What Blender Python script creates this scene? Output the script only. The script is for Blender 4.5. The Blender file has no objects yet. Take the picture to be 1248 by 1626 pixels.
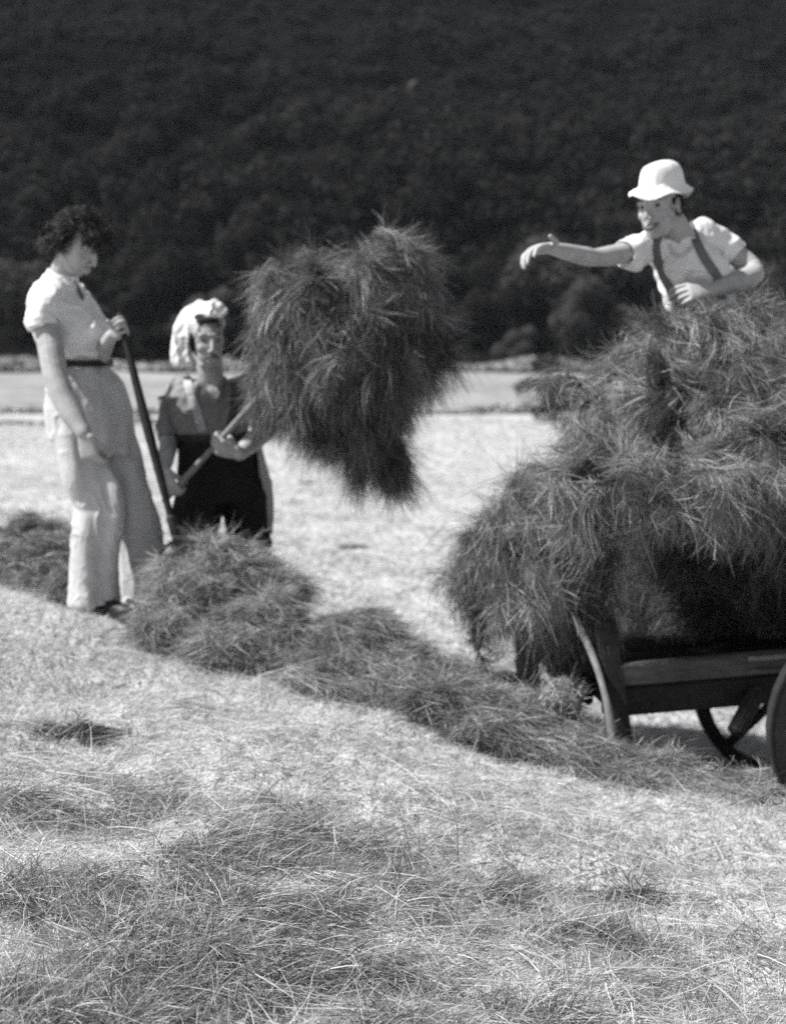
import bpy, bmesh, math, random
import numpy as np
from mathutils import Vector, Matrix
from mathutils.bvhtree import BVHTree

R = math.radians
C = bpy.context.scene.collection
sc = bpy.context.scene

# ------------------------------------------------------------------ camera, sky, sun, exposure
CAM_Z = 1.2
PITCH = R(6.3)
F_PX = 2300.0
cd = bpy.data.cameras.new('camera')
cam = bpy.data.objects.new('camera', cd); C.objects.link(cam)
cam.location = (0, 0, CAM_Z)
cam.rotation_euler = (R(90) - PITCH, 0, 0)
cd.sensor_fit = 'VERTICAL'; cd.sensor_height = 36.0
cd.lens = 36.0 * F_PX / 1626.0
cd.clip_end = 3000; cd.clip_start = 0.05
cd.dof.use_dof = True; cd.dof.focus_distance = 3.0; cd.dof.aperture_fstop = 3.2
sc.camera = cam

SUN = Vector((-0.60, -0.10, 0.80)).normalized()
w = bpy.data.worlds.new('World'); sc.world = w; w.use_nodes = True
nt = w.node_tree; bg = nt.nodes['Background']
sky = nt.nodes.new('ShaderNodeTexSky'); sky.sky_type = 'NISHITA'; sky.sun_disc = False
sky.sun_elevation = math.asin(SUN.z); sky.sun_rotation = math.atan2(SUN.x, SUN.y)
hs = nt.nodes.new('ShaderNodeHueSaturation'); hs.inputs['Saturation'].default_value = 0.22
nt.links.new(sky.outputs[0], hs.inputs['Color']); nt.links.new(hs.outputs[0], bg.inputs[0])
bg.inputs[1].default_value = 0.05
sl = bpy.data.lights.new('sun', 'SUN'); sl.energy = 5.0; sl.angle = R(0.6); sl.color = (1.0, 0.985, 0.965)
so = bpy.data.objects.new('sun', sl); C.objects.link(so)
so.rotation_euler = SUN.to_track_quat('Z', 'Y').to_euler(); so.location = (-3, 0, 6)
sc.view_settings.view_transform = 'Standard'; sc.view_settings.look = 'None'
sc.view_settings.exposure = 0.75; sc.view_settings.gamma = 1.0
sc.cycles.max_bounces = 6; sc.cycles.diffuse_bounces = 3; sc.cycles.transparent_max_bounces = 8
sc.cycles.use_denoising = False; sc.cycles.sample_clamp_indirect = 3.0

# ------------------------------------------------------------------ helpers
def at(px, py, Y):
    """a point at depth Y metres, read off the photograph"""
    x = (px - 624.0) / F_PX; u = (813.0 - py) / F_PX
    d = Vector((x, math.cos(PITCH) + u * math.sin(PITCH), -math.sin(PITCH) + u * math.cos(PITCH)))
    return Vector((0, 0, CAM_Z)) + d * (Y / d.y)

rng = np.random.default_rng(7)
def sm(a, lo, hi):
    t = np.clip((a - lo) / (hi - lo), 0, 1); return t * t * (3 - 2 * t)

class Wave:
    """smooth pseudo noise, cheap on arrays: a sum of sine waves, about -1..1"""
    def __init__(s, freq, n=14, seed=0):
        r = np.random.default_rng(seed)
        k = r.normal(size=(n, 3)); k /= np.linalg.norm(k, axis=1)[:, None]
        s.k = k * (freq * r.uniform(0.5, 1.7, size=(n, 1))) * 2 * math.pi
        s.p = r.uniform(0, 2 * math.pi, n); s.n = n
    def __call__(s, P):
        return np.sin(np.asarray(P) @ s.k.T + s.p).sum(1) / (s.n ** 0.5) * 0.9
class Wave3:
    def __init__(s, freq, seed=0): s.w = [Wave(freq, 12, seed * 7 + i + 1) for i in range(3)]
    def __call__(s, P): return np.stack([a(P) for a in s.w], 1)

def tag(o, label=None, cat=None, group=None, kind=None):
    if label: o['label'] = label
    if cat: o['category'] = cat
    if group: o['group'] = group
    if kind: o['kind'] = kind
    return o
def empty(name, loc):
    o = bpy.data.objects.new(name, None); C.objects.link(o); o.location = loc; o.empty_display_size = 0.1
    return o
def link(name, me, mats, parent=None, base=None):
    o = bpy.data.objects.new(name, me); C.objects.link(o)
    for m in (mats if isinstance(mats, (list, tuple)) else [mats]): me.materials.append(m)
    if parent is not None:
        o.parent = parent
        b = Vector(base) if base is not None else parent.matrix_basis.translation
        g = parent
        off = Vector(g.location)
        while g.parent is not None: g = g.parent; off += g.location
        me.transform(Matrix.Translation(-off))
    return o
def mesh_np(name, V, Fq, tone=None, matidx=None, smooth=False):
    V = np.asarray(V, dtype=np.float32); Fq = np.asarray(Fq, dtype=np.int32)
    me = bpy.data.meshes.new(name); nf, k = Fq.shape
    me.vertices.add(len(V)); me.vertices.foreach_set('co', V.ravel())
    me.loops.add(nf * k); me.loops.foreach_set('vertex_index', Fq.ravel())
    me.polygons.add(nf)
    me.polygons.foreach_set('loop_start', np.arange(0, nf * k, k, dtype=np.int32))
    me.polygons.foreach_set('loop_total', np.full(nf, k, dtype=np.int32))
    if matidx is not None: me.polygons.foreach_set('material_index', np.asarray(matidx, dtype=np.int32))
    if smooth: me.polygons.foreach_set('use_smooth', np.ones(nf, dtype=bool))
    if tone is not None:
        a = me.attributes.new('tone', 'FLOAT', 'POINT'); a.data.foreach_set('value', np.asarray(tone, dtype=np.float32))
    me.update(); me.validate()
    return me

# ------------------------------------------------------------------ materials
def new_mat(name):
    m = bpy.data.materials.new(name); m.use_nodes = True
    nt = m.node_tree; b = nt.nodes['Principled BSDF']
    return m, nt, b
def g3(v): return (v, v * 1.0, v * 1.01, 1)
def cloth_mat(name, v, rough=0.9, var=0.12, bump=0.25, scale=260, big=9, sheen=0.0, crease_d=0.008):
    m, nt, b = new_mat(name)
    tc = nt.nodes.new('ShaderNodeTexCoord')
    n = nt.nodes.new('ShaderNodeTexNoise'); n.inputs['Scale'].default_value = big; n.inputs['Detail'].default_value = 5
    nt.links.new(tc.outputs['Object'], n.inputs['Vector'])
    r = nt.nodes.new('ShaderNodeValToRGB')
    r.color_ramp.elements[0].position = 0.3; r.color_ramp.elements[1].position = 0.7
    r.color_ramp.elements[0].color = g3(v * (1 - var)); r.color_ramp.elements[1].color = g3(min(0.85, v * (1 + var)))
    nt.links.new(n.outputs['Fac'], r.inputs['Fac']); nt.links.new(r.outputs[0], b.inputs['Base Color'])
    n2 = nt.nodes.new('ShaderNodeTexNoise'); n2.inputs['Scale'].default_value = scale; n2.inputs['Detail'].default_value = 3
    nt.links.new(tc.outputs['Object'], n2.inputs['Vector'])
    bp = nt.nodes.new('ShaderNodeBump'); bp.inputs['Strength'].default_value = bump; bp.inputs['Distance'].default_value = 0.004
    nt.links.new(n2.outputs['Fac'], bp.inputs['Height'])
    n3 = nt.nodes.new('ShaderNodeTexNoise'); n3.inputs['Scale'].default_value = 13; n3.inputs['Detail'].default_value = 4; n3.inputs['Distortion'].default_value = 1.4
    n3.noise_type = 'RIDGED_MULTIFRACTAL' if crease_d > 0 else 'FBM'
    nt.links.new(tc.outputs['Object'], n3.inputs['Vector'])
    b3 = nt.nodes.new('ShaderNodeBump'); b3.inputs['Strength'].default_value = 0.7; b3.inputs['Distance'].default_value = abs(crease_d)
    nt.links.new(n3.outputs['Fac'], b3.inputs['Height']); nt.links.new(bp.outputs[0], b3.inputs['Normal']); nt.links.new(b3.outputs[0], b.inputs['Normal'])
    b.inputs['Roughness'].default_value = rough; b.inputs['Specular IOR Level'].default_value = 0.25
    if sheen: b.inputs['Sheen Weight'].default_value = sheen
    return m
def strand_mat(name, lo, hi, trans=0.25, rough=0.7, spec=0.3):
    """albedo varies from stalk to stalk by the 'tone' attribute"""
    m, nt, b = new_mat(name)
    a = nt.nodes.new('ShaderNodeAttribute'); a.attribute_name = 'tone'
    r = nt.nodes.new('ShaderNodeValToRGB')
    r.color_ramp.elements[0].color = g3(lo); r.color_ramp.elements[1].color = g3(hi)
    nt.links.new(a.outputs['Fac'], r.inputs['Fac']); nt.links.new(r.outputs[0], b.inputs['Base Color'])
    b.inputs['Roughness'].default_value = rough; b.inputs['Specular IOR Level'].default_value = spec
    if trans > 0:
        t = nt.nodes.new('ShaderNodeBsdfTranslucent'); nt.links.new(r.outputs[0], t.inputs[0])
        mx = nt.nodes.new('ShaderNodeMixShader'); mx.inputs[0].default_value = trans
        nt.links.new(b.outputs[0], mx.inputs[1]); nt.links.new(t.outputs[0], mx.inputs[2])
        nt.links.new(mx.outputs[0], nt.nodes['Material Output'].inputs[0])
    return m
def noise_mat(name, stops, scales, rough=0.9, bump=0.4, bdist=0.02, stretch=(1, 1, 1), bscale=40):
    m, nt, b = new_mat(name)
    tc = nt.nodes.new('ShaderNodeTexCoord'); mp = nt.nodes.new('ShaderNodeMapping'); mp.inputs['Scale'].default_value = stretch
    nt.links.new(tc.outputs['Object'], mp.inputs['Vector'])
    prev = None
    for i, s in enumerate(scales):
        n = nt.nodes.new('ShaderNodeTexNoise'); n.inputs['Scale'].default_value = s
        n.inputs['Detail'].default_value = 8; n.inputs['Roughness'].default_value = 0.65
        nt.links.new(mp.outputs[0], n.inputs['Vector'])
        if prev is None: prev = n.outputs['Fac']
        else:
            mx = nt.nodes.new('ShaderNodeMath'); mx.operation = 'ADD'
            nt.links.new(prev, mx.inputs[0]); nt.links.new(n.outputs['Fac'], mx.inputs[1]); prev = mx.outputs[0]
    dv = nt.nodes.new('ShaderNodeMath'); dv.operation = 'DIVIDE'; dv.inputs[1].default_value = len(scales)
    nt.links.new(prev, dv.inputs[0])
    r = nt.nodes.new('ShaderNodeValToRGB')
    e = r.color_ramp.elements
    e[0].position = stops[0][0]; e[0].color = g3(stops[0][1]); e[1].position = stops[-1][0]; e[1].color = g3(stops[-1][1])
    for p, v in stops[1:-1]:
        x = e.new(p); x.color = g3(v)
    nt.links.new(dv.outputs[0], r.inputs['Fac']); nt.links.new(r.outputs[0], b.inputs['Base Color'])
    nb = nt.nodes.new('ShaderNodeTexNoise'); nb.inputs['Scale'].default_value = bscale; nb.inputs['Detail'].default_value = 6
    nt.links.new(mp.outputs[0], nb.inputs['Vector'])
    bp = nt.nodes.new('ShaderNodeBump'); bp.inputs['Strength'].default_value = bump; bp.inputs['Distance'].default_value = bdist
    nt.links.new(nb.outputs['Fac'], bp.inputs['Height']); nt.links.new(bp.outputs[0], b.inputs['Normal'])
    b.inputs['Roughness'].default_value = rough; b.inputs['Specular IOR Level'].default_value = 0.2
    return m

M = {}
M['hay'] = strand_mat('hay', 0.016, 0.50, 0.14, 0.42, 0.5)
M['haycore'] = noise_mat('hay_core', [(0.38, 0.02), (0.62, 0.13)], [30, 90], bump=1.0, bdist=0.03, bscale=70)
M['grass'] = strand_mat('grass', 0.07, 0.68, 0.35, 0.7, 0.2)
M['stubble'] = noise_mat('stubble', [(0.38, 0.20), (0.47, 0.40), (0.6, 0.54)], [0.35, 1.6, 14.0], bump=0.9, bdist=0.05, bscale=22, stretch=(1, 0.6, 1))
M['farfield'] = noise_mat('far_field', [(0.38, 0.12), (0.6, 0.36)], [0.06, 0.5, 2.0], bump=0.5, bdist=0.2, bscale=3, stretch=(0.5, 1, 1))
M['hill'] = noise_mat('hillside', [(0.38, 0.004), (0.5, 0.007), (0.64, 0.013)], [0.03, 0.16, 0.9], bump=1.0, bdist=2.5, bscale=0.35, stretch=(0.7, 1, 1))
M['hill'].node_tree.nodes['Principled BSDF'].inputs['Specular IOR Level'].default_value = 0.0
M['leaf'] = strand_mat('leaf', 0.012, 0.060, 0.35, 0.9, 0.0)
M['bark'] = noise_mat('bark', [(0.3, 0.02), (0.7, 0.05)], [3, 14], bump=0.8, bscale=12)
M['rock'] = noise_mat('rock', [(0.3, 0.03), (0.7, 0.07)], [0.5, 2], bump=0.8, bdist=0.3, bscale=2)
M['skin'] = cloth_mat('skin', 0.36, 0.6, 0.16, 0.2, 160, 20, crease_d=-.003)
M['skin_dark'] = cloth_mat('skin_tanned', 0.34, 0.6, 0.18, 0.2, 160, 20, crease_d=-.003)
M['lip'] = cloth_mat('lip', 0.10, 0.5, 0.05)
M['eye'] = cloth_mat('eye', 0.06, 0.5, 0.05)
M['white_cotton'] = cloth_mat('white_cotton', 0.72, 0.9, 0.05)
M['tee'] = cloth_mat('tee_cotton', 0.70, 0.9, 0.08)
M['linen'] = cloth_mat('pale_linen', 0.50, 0.9, 0.12, 0.35)
M['hat'] = cloth_mat('hat_cotton', 0.70, 0.9, 0.07, 0.6, 90)
M['work_shirt'] = cloth_mat('work_shirt', 0.19, 0.9, 0.25, 0.4)
M['dark_wool'] = cloth_mat('dark_wool', 0.018, 0.95, 0.3)
M['grey_wool'] = cloth_mat('grey_wool', 0.07, 0.95, 0.3)
M['leather'] = cloth_mat('leather', 0.02, 0.45, 0.2)
M['strap'] = cloth_mat('strap', 0.13, 0.8, 0.2)
M['webbing'] = cloth_mat('webbing', 0.36, 0.9, 0.2)
M['hair'] = strand_mat('hair', 0.010, 0.06, 0.0, 0.6, 0.3)
M['brow'] = cloth_mat('brow_hair', 0.10, 0.9, 0.2)
M['hairbase'] = noise_mat('hair_base', [(0.3, 0.006), (0.7, 0.022)], [60, 200], rough=0.7, bump=0.8, bdist=0.01, bscale=120)
M['wood'] = noise_mat('weathered_wood', [(0.35, 0.05), (0.65, 0.14)], [2.0, 7.0], rough=0.75, bump=0.5, bdist=0.004, stretch=(1, 12, 12), bscale=25)
M['wood_pale'] = noise_mat('worn_ash_wood', [(0.35, 0.12), (0.65, 0.24)], [3.0, 9.0], rough=0.6, bump=0.3, bdist=0.002, stretch=(4, 4, 4), bscale=60)
M['wood_dark'] = noise_mat('dark_wood', [(0.35, 0.012), (0.65, 0.035)], [2.0, 9.0], rough=0.7, bump=0.5, bdist=0.004, stretch=(4, 4, 4), bscale=25)
M['iron'] = cloth_mat('iron', 0.03, 0.45, 0.3, 0.3)

# ------------------------------------------------------------------ ribbons: stalks and blades of real geometry
def ribbons(P, width, tone, seed=0, taper=True):
    """P: N x K x 3 centre lines -> vertices, quads, tones"""
    r = np.random.default_rng(seed)
    N, K, _ = P.shape
    T = np.gradient(P, axis=1)
    rv = r.normal(size=(N, 1, 3))
    S = np.cross(T, np.broadcast_to(rv, T.shape)); S /= (np.linalg.norm(S, axis=2, keepdims=True) + 1e-9)
    t = np.linspace(0, 1, K)
    prof = (1 - 0.85 * t ** 2) if taper else (1 - 0.6 * (2 * t - 1) ** 4)
    W = S * (np.asarray(width).reshape(N, 1, 1) * 0.5) * prof.reshape(1, K, 1)
    V = np.stack([P - W, P + W], 2).reshape(-1, 3)
    i = np.arange(N * K).reshape(N, K)[:, :-1].ravel() * 2
    Fq = np.stack([i, i + 1, i + 3, i + 2], 1)
    return V, Fq, np.repeat(tone, K * 2)

def merge(parts):
    V, Fq, T, Mi = [], [], [], []; o = 0
    for v, f, t, m in parts:
        V.append(v); Fq.append(f + o); T.append(t); Mi.append(np.full(len(f), m)); o += len(v)
    return np.concatenate(V), np.concatenate(Fq), np.concatenate(T), np.concatenate(Mi)

# ------------------------------------------------------------------ clay: closed shapes fused into one continuous surface
class Clay:
    def __init__(s): s.bm = bmesh.new()
    def loft(s, secs, n=20, power=2.0):
        """secs: (centre, axisU, ru, axisV, rv)"""
        rings = []
        for c, u, ru, v, rv in secs:
            ring = []
            for i in range(n):
                a = 2 * math.pi * i / n; ca, sa = math.cos(a), math.sin(a)
                e = 2.0 / power
                x = math.copysign(abs(ca) ** e, ca); y = math.copysign(abs(sa) ** e, sa)
                ring.append(s.bm.verts.new(c + u * (ru * x) + v * (rv * y)))
            rings.append(ring)
        for a, b in zip(rings, rings[1:]):
            for i in range(n): s.bm.faces.new((a[i], a[(i + 1) % n], b[(i + 1) % n], b[i]))
        s.bm.faces.new(rings[0][::-1]); s.bm.faces.new(rings[-1])
    def limb(s, pts, radii, n=14, sub=4, flat=None, open_end=0.0, cap=True):
        """round tapering limb through pts; flat=(axis, factor) squashes it; open_end hollows the far end"""
        pts = [Vector(p) for p in pts]
        P, Q = [], []
        for i in range(len(pts) - 1):
            p0 = pts[max(i - 1, 0)]; p1 = pts[i]; p2 = pts[i + 1]; p3 = pts[min(i + 2, len(pts) - 1)]
            for k in range(sub):
                t = k / sub
                P.append(0.5 * ((2 * p1) + (p2 - p0) * t + (2 * p0 - 5 * p1 + 4 * p2 - p3) * t * t + (3 * p1 - p0 - 3 * p2 + p3) * t ** 3))
                tt = t * t * (3 - 2 * t); Q.append(radii[i] * (1 - tt) + radii[i + 1] * tt)
        P.append(pts[-1]); Q.append(radii[-1])
        if open_end:
            d = (P[-1] - P[-2]).normalized(); e = P[-1]; r = Q[-1]
            P += [e - d * 0.002, e - d * open_end * 0.5, e - d * open_end]; Q += [r - 0.010, r - 0.012, r * 0.5]
            T = [(P[min(i + 1, len(P) - 4)] - P[max(min(i, len(P) - 4) - 1, 0)]).normalized() for i in range(len(P) - 3)] + [d] * 3
        else:
            T = [(P[min(i + 1, len(P) - 1)] - P[max(i - 1, 0)]).normalized() for i in range(len(P))]
        secs = []
        ref = Vector((0.13, 0.31, 0.94)) if flat is None else flat[0]
        for i, (p, r, t) in enumerate(zip(P, Q, T)):
            u = (ref - t * ref.dot(t))
            if u.length < 1e-3: u = t.orthogonal()
            u.normalize(); v = t.cross(u)
            secs.append((p, u, r * (flat[1] if flat else 1.0), v, r))
        if cap:
            def dome(sec, t, sg):
                p, u, ru, v, rv = sec; out = []
                for k in (1, 2, 3):
                    a = k / 3 * math.pi / 2 * 0.93
                    out.append((p + t * (sg * math.sin(a) * min(ru, rv)), u, ru * math.cos(a), v, rv * math.cos(a)))
                return out
            head = dome(secs[0], T[0], -1)[::-1]
            tail = [] if open_end else dome(secs[-1], T[-1], 1)
            secs = head + secs + tail
        s.loft(secs, n)
    def ell(s, c, r, rot=None, seg=20):
        m = Matrix.Translation(Vector(c)) @ (rot.to_4x4() if rot is not None else Matrix.Identity(4)) @ Matrix.Diagonal((r[0], r[1], r[2], 1))
        bmesh.ops.create_uvsphere(s.bm, u_segments=seg, v_segments=max(8, seg // 2 + 2), radius=1, matrix=m)
    def fuse(s, voxel, smooth=4, fac=0.5, deform=None):
        bmesh.ops.recalc_face_normals(s.bm, faces=s.bm.faces)
        me = bpy.data.meshes.new('tmp'); s.bm.to_mesh(me); s.bm.free()
        o = bpy.data.objects.new('tmp', me); C.objects.link(o)
        r = o.modifiers.new('r', 'REMESH'); r.mode = 'VOXEL'; r.voxel_size = voxel; r.use_smooth_shade = True
        if smooth:
            q = o.modifiers.new('s', 'SMOOTH'); q.factor = fac; q.iterations = smooth
        dg = bpy.context.evaluated_depsgraph_get(); dg.update()
        out = bpy.data.meshes.new_from_object(o.evaluated_get(dg))
        bpy.data.objects.remove(o); bpy.data.meshes.remove(me)
        if deform is not None:
            V, N = vn(out); out.vertices.foreach_set('co', deform(V, N).astype(np.float32).ravel()); out.update()
        out.polygons.foreach_set('use_smooth', np.ones(len(out.polygons), dtype=bool))
        out.name = 'form'
        return out
def vn(me):
    n = len(me.vertices); V = np.empty(n * 3, np.float32); N = np.empty(n * 3, np.float32)
    me.vertices.foreach_get('co', V); me.vertices.foreach_get('normal', N)
    return V.reshape(-1, 3).astype(float), N.reshape(-1, 3).astype(float)
def folds(amp, freq, stretch=(1, 1, 0.35), seed=1, ridged=True, amp2=0.0, freq2=30):
    wv = Wave(freq, 16, seed); w2 = Wave(freq2, 16, seed + 50); st = np.array(stretch)
    def f(V, N):
        h = wv(V * st)
        if ridged: h = 1.3 * np.exp(-np.abs(h) * 3.0) - 0.45
        d = amp * h
        if amp2: d = d + amp2 * w2(V)
        return V + N * d[:, None]
    return f
def crease(a1, f1, zs, a2, f2, seed):
    """long hanging creases plus slanting pulls"""
    w1 = Wave(f1, 16, seed); w2 = Wave(f2, 16, seed + 9); w3 = Wave(2.0, 12, seed + 20)
    def f(V, N):
        h1 = w1(V * np.array([1, 1, zs])); h2 = w2((V + V[:, [2, 0, 1]] * .5) * np.array([1, 1, .55]))
        d = a1 * np.tanh(h1 * 1.6) + a2 * np.exp(-np.abs(h2) * 3.5) * np.clip(.5 + w3(V), 0, 1.5)
        return V + N * d[:, None]
    return f
def faces_tris(me):
    n = len(me.polygons)
    L = np.empty(n, np.int32); me.polygons.foreach_get('loop_total', L)
    return (L == 4).all()
def mesh_quads(me):
    nl = len(me.loops); vi = np.empty(nl, np.int32); me.loops.foreach_get('vertex_index', vi)
    return vi.reshape(-1, 4)

# ------------------------------------------------------------------ terrain
WX = np.array([-6, -3.0, -1.55, -0.85, -0.5, -0.05, 0.55, 1.17, 2.0, 4.0])
WY = np.array([6.9, 6.4, 6.0, 5.7, 5.2, 4.80, 4.60, 4.3, 3.9, 3.5])
bumpw = Wave(0.55, 14, 3); bumpt = Wave(5.5, 18, 14); bumps = Wave(2.2, 14, 4); bumpx = Wave(0.02, 12, 9); bumpy = Wave(0.07, 12, 19)
def ground(x, y):
    x = np.asarray(x, float); y = np.asarray(y, float)
    n = -0.05 - 0.13 * np.clip(x, -3, 3)
    drop = -0.27 * sm(y - np.interp(x, WX, WY), 0.0, 0.9)
    v = -1.25 * sm(y, 6.5, 36) + 1.0 * sm(y, 60, 132)
    P = np.stack([x, y, 0 * x], -1).reshape(-1, 3)
    b = (0.024 * bumpw(P) + 0.026 * bumps(P) + 0.009 * bumpt(P)).reshape(x.shape) * (1 - sm(y, 30, 60)) + 0.12 * sm(y, 20, 70) * bumpy(P).reshape(x.shape)
    return n * (1 - sm(y, 7, 16)) + drop + v + b
def hillz(x, y):
    P = np.stack([x, y, 0 * x], -1).reshape(-1, 3)
    return -0.3 + 0.62 * np.clip(y - 133, 0, 400) * sm(y, 128, 165) + (3.5 * bumpx(P) + 1.0 * bumpy(P)).reshape(x.shape) * sm(y, 133, 190) - 0.3 * (1 - sm(y, 120, 133))
def sheet(name, xs, ys, fn, mat, widen=None):
    X, Y = np.meshgrid(xs, ys)
    if widen is not None: X = X * widen(Y)
    Z = fn(X, Y)
    V = np.stack([X, Y, Z], -1).reshape(-1, 3); nx = len(xs); ny = len(ys)
    i = (np.arange(ny - 1)[:, None] * nx + np.arange(nx - 1)[None]).ravel()
    me = mesh_np(name, V, np.stack([i, i + 1, i + nx + 1, i + nx], 1), smooth=True)
    return link(name, me, mat)
ys = np.concatenate([np.linspace(-30, 0, 16)[:-1], np.linspace(0, 9, 150)[:-1], np.geomspace(9, 70, 120)])
xs = np.sinh(np.linspace(-4.2, 4.2, 241)) / math.sinh(4.2)
g1 = sheet('meadow', xs, ys, ground, M['stubble'], widen=lambda Y: 30 + np.clip(Y, 0, None) * 2.0)
tag(g1, kind='structure')
ys2 = np.linspace(70, 142, 60)
g2 = sheet('far_field', np.linspace(-220, 220, 161), ys2, lambda X, Y: ground(X, Y) + 0.004, M['farfield'])
tag(g2, kind='structure')
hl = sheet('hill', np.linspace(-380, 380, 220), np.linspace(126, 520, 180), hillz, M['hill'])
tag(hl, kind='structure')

# ------------------------------------------------------------------ grass
def blades(n, X, Y, L, Wd, tone, lean, bend, up=1.0, K=4, seed=0, z0=0.0):
    r = np.random.default_rng(seed)
    Z = ground(X, Y) + z0
    P0 = np.stack([X, Y, Z], 1)
    d = np.stack([lean[:, 0], lean[:, 1], np.full(n, up)], 1); d /= np.linalg.norm(d, axis=1)[:, None]
    b = np.stack([lean[:, 0], lean[:, 1], -np.abs(bend)], 1)
    seg = (L / (K - 1))[:, None]
    P = [P0]; 
    for k in range(K - 1):
        d = d + b * 0.35 + r.normal(size=(n, 3)) * 0.10; d /= np.linalg.norm(d, axis=1)[:, None]
        P.append(P[-1] + d * seg)
    P = np.stack(P, 1)
    return ribbons(P, Wd, tone, seed)

# rank tussocks of the foreground: px, py, radius m, strength
tus = [(150, 1290, .26, 1.0), (60, 1300, .2, .8), (330, 1350, .22, .9), (470, 1355, .22, 1.0), (230, 1440, .24, 1.1), (100, 1440, .2, .8), (390, 1420, .18, .8), (650, 1380, .14, .9),
       (620, 1440, .18, .8), (280, 1520, .22, 1.1), (60, 1600, .22, 1.0), (180, 1590, .18, .8), (550, 1535, .16, .9), (430, 1600, .16, .7), (510, 1420, .16, .9),
       (900, 1490, .16, .6), (800, 1560, .14, .6), (1000, 1430, .06, 1.2), (840, 1450, .10, .7), (1060, 1590, .14, .5), (1200, 1500, .14, .5), (720, 1510, .12, .6), (90, 1165, .07, 1.3), (70, 1200, .06, .9), (330, 1125, .08, .6),
       (1150, 1430, .08, .5), (700, 1330, .10, .4)]
tr_ = random.Random(3)
for _ in range(12): tus.append((tr_.uniform(0, 1248), tr_.uniform(1400, 1640), tr_.uniform(.05, .12), tr_.uniform(.6, 1.1)))
for _ in range(13): tus.append((tr_.uniform(0, 720), tr_.uniform(1270, 1640), tr_.uniform(.06, .13), tr_.uniform(.7, 1.2)))
TC = []
for px, py, rad, s in tus:
    # where that sight line meets the slope
    Y = 3.0
    for _ in range(25):
        p = at(px, py, Y); gz = float(ground(np.array([p.x]), np.array([p.y]))[0]); dz = p.z - gz
        Y += dz / (CAM_Z - p.z + 1e-6) * Y * 0.8
    TC.append((p.x, p.y, rad, s))
rkn = Wave(3.5, 16, 91); rkn2 = Wave(1.4, 16, 92)
def rank(X, Y):
    v = np.zeros(len(X))
    for x, y, rad, s in TC:
        d2 = ((X - x) / rad) ** 2 + ((Y - y) / (rad * 0.8)) ** 2
        v += s * np.exp(-d2 * 1.3)
    P = np.stack([X, Y, 0 * X], 1)
    return np.clip(v * (1 + .95 * rkn(P)) + .22 * np.clip(rkn2(P) - .3, 0, 1) * (Y < 3.6), 0, 1.3)
def wedge(n, y0, y1, seed, pw=1.0, margin=0.45):
    r = np.random.default_rng(seed)
    u = r.uniform(0, 1, n) ** pw
    Y = y0 * (y1 / y0) ** u
    X = r.uniform(-1, 1, n) * (0.285 * Y + margin)
    return X, Y, r
leanw = Wave3(0.9, 5); leanw2 = Wave3(4.5, 15); clump = Wave(3.0, 16, 6); clump2 = Wave(1.1, 16, 8)
parts = []
# short mown stubble
n = 190000
X, Y, r = wedge(n, 1.7, 8.5, 11, 0.9)
P = np.stack([X, Y, 0 * X], 1); rk = rank(X, Y); c1 = clump(P); c2 = clump2(P)
L = r.uniform(0.02, 0.06, n) * (1 + 0.4 * np.clip(c1, -1, 2)); 
tone = np.clip(0.74 + 0.20 * r.normal(size=n) + 0.13 * c2, 0.05, 1)
lean = leanw(P)[:, :2] * 0.6 + r.normal(size=(n, 2)) * 0.7 + np.array([0.35, 0])
parts.append(blades(n, X, Y, L, r.uniform(0.0012, 0.0028, n) * (0.7 + Y * 0.12), tone, lean, r.uniform(0, 1, n), 0.7, 4, 12))
# long rank blades in the tussocks
n = 300000
X, Y, r = wedge(n, 1.7, 6.2, 13, 0.85)
rk = rank(X, Y); keep = r.uniform(0, 1, n) < (0.07 + rk * 0.62); X, Y = X[keep], Y[keep]; rk = rk[keep]; n = len(X)
P = np.stack([X, Y, 0 * X], 1)
L = r.uniform(0.04, 0.13, n) * (0.55 + 0.5 * np.clip(rk, 0, 1))
tone = np.where(r.uniform(0, 1, n) < .42, r.normal(.72, .12, n), r.normal(.13, .08, n) + 0.30 * (1 - np.clip(rk, 0, 1))); tone = np.clip(tone, 0, 1)
lean = leanw(P)[:, :2] * 0.55 + leanw2(P)[:, :2] * 0.45 + r.normal(size=(n, 2)) * 0.62 + np.array([0.42, -0.05])
parts.append(blades(n, X, Y, L, r.uniform(0.0010, 0.0026, n), tone, lean, r.uniform(0.0, 1.1, n), 0.9, 5, 14))
# loose straws lying on top
n = 13000
X, Y, r = wedge(n, 1.7, 8, 15)
lean = r.normal(size=(n, 2)) * 1.6 + leanw2(np.stack([X, Y, 0 * X], 1))[:, :2] * 2.2
parts.append(blades(n, X, Y, r.uniform(0.06, 0.24, n), r.uniform(0.0012, 0.0028, n), np.clip(r.normal(0.72, 0.2, n), 0.3, 1), lean, r.uniform(0, 0.3, n), 0.35, 4, 16, z0=0.02))
# a few dark standing stems
n = 16
X = TC[7][0] + rng.normal(size=n) * .09; Y = TC[7][1] + rng.normal(size=n) * .12
parts.append(blades(n, X, Y, rng.uniform(.14, .26, n), rng.uniform(.0012, .0022, n), np.clip(rng.normal(.12, .06, n), 0, 1), rng.normal(size=(n, 2)) * .15, rng.uniform(0, .15, n), 1.3, 4, 18))
parts = [(v, f, t, 0) for v, f, t in parts]
V, Fq, T, Mi = merge(parts)
go = link('meadow_grass', mesh_np('meadow_grass', V, Fq, T), M['grass'])
tag(go, 'pale mown stubble and rank tussocks of grass on the near slope', 'grass', kind='stuff')
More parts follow.
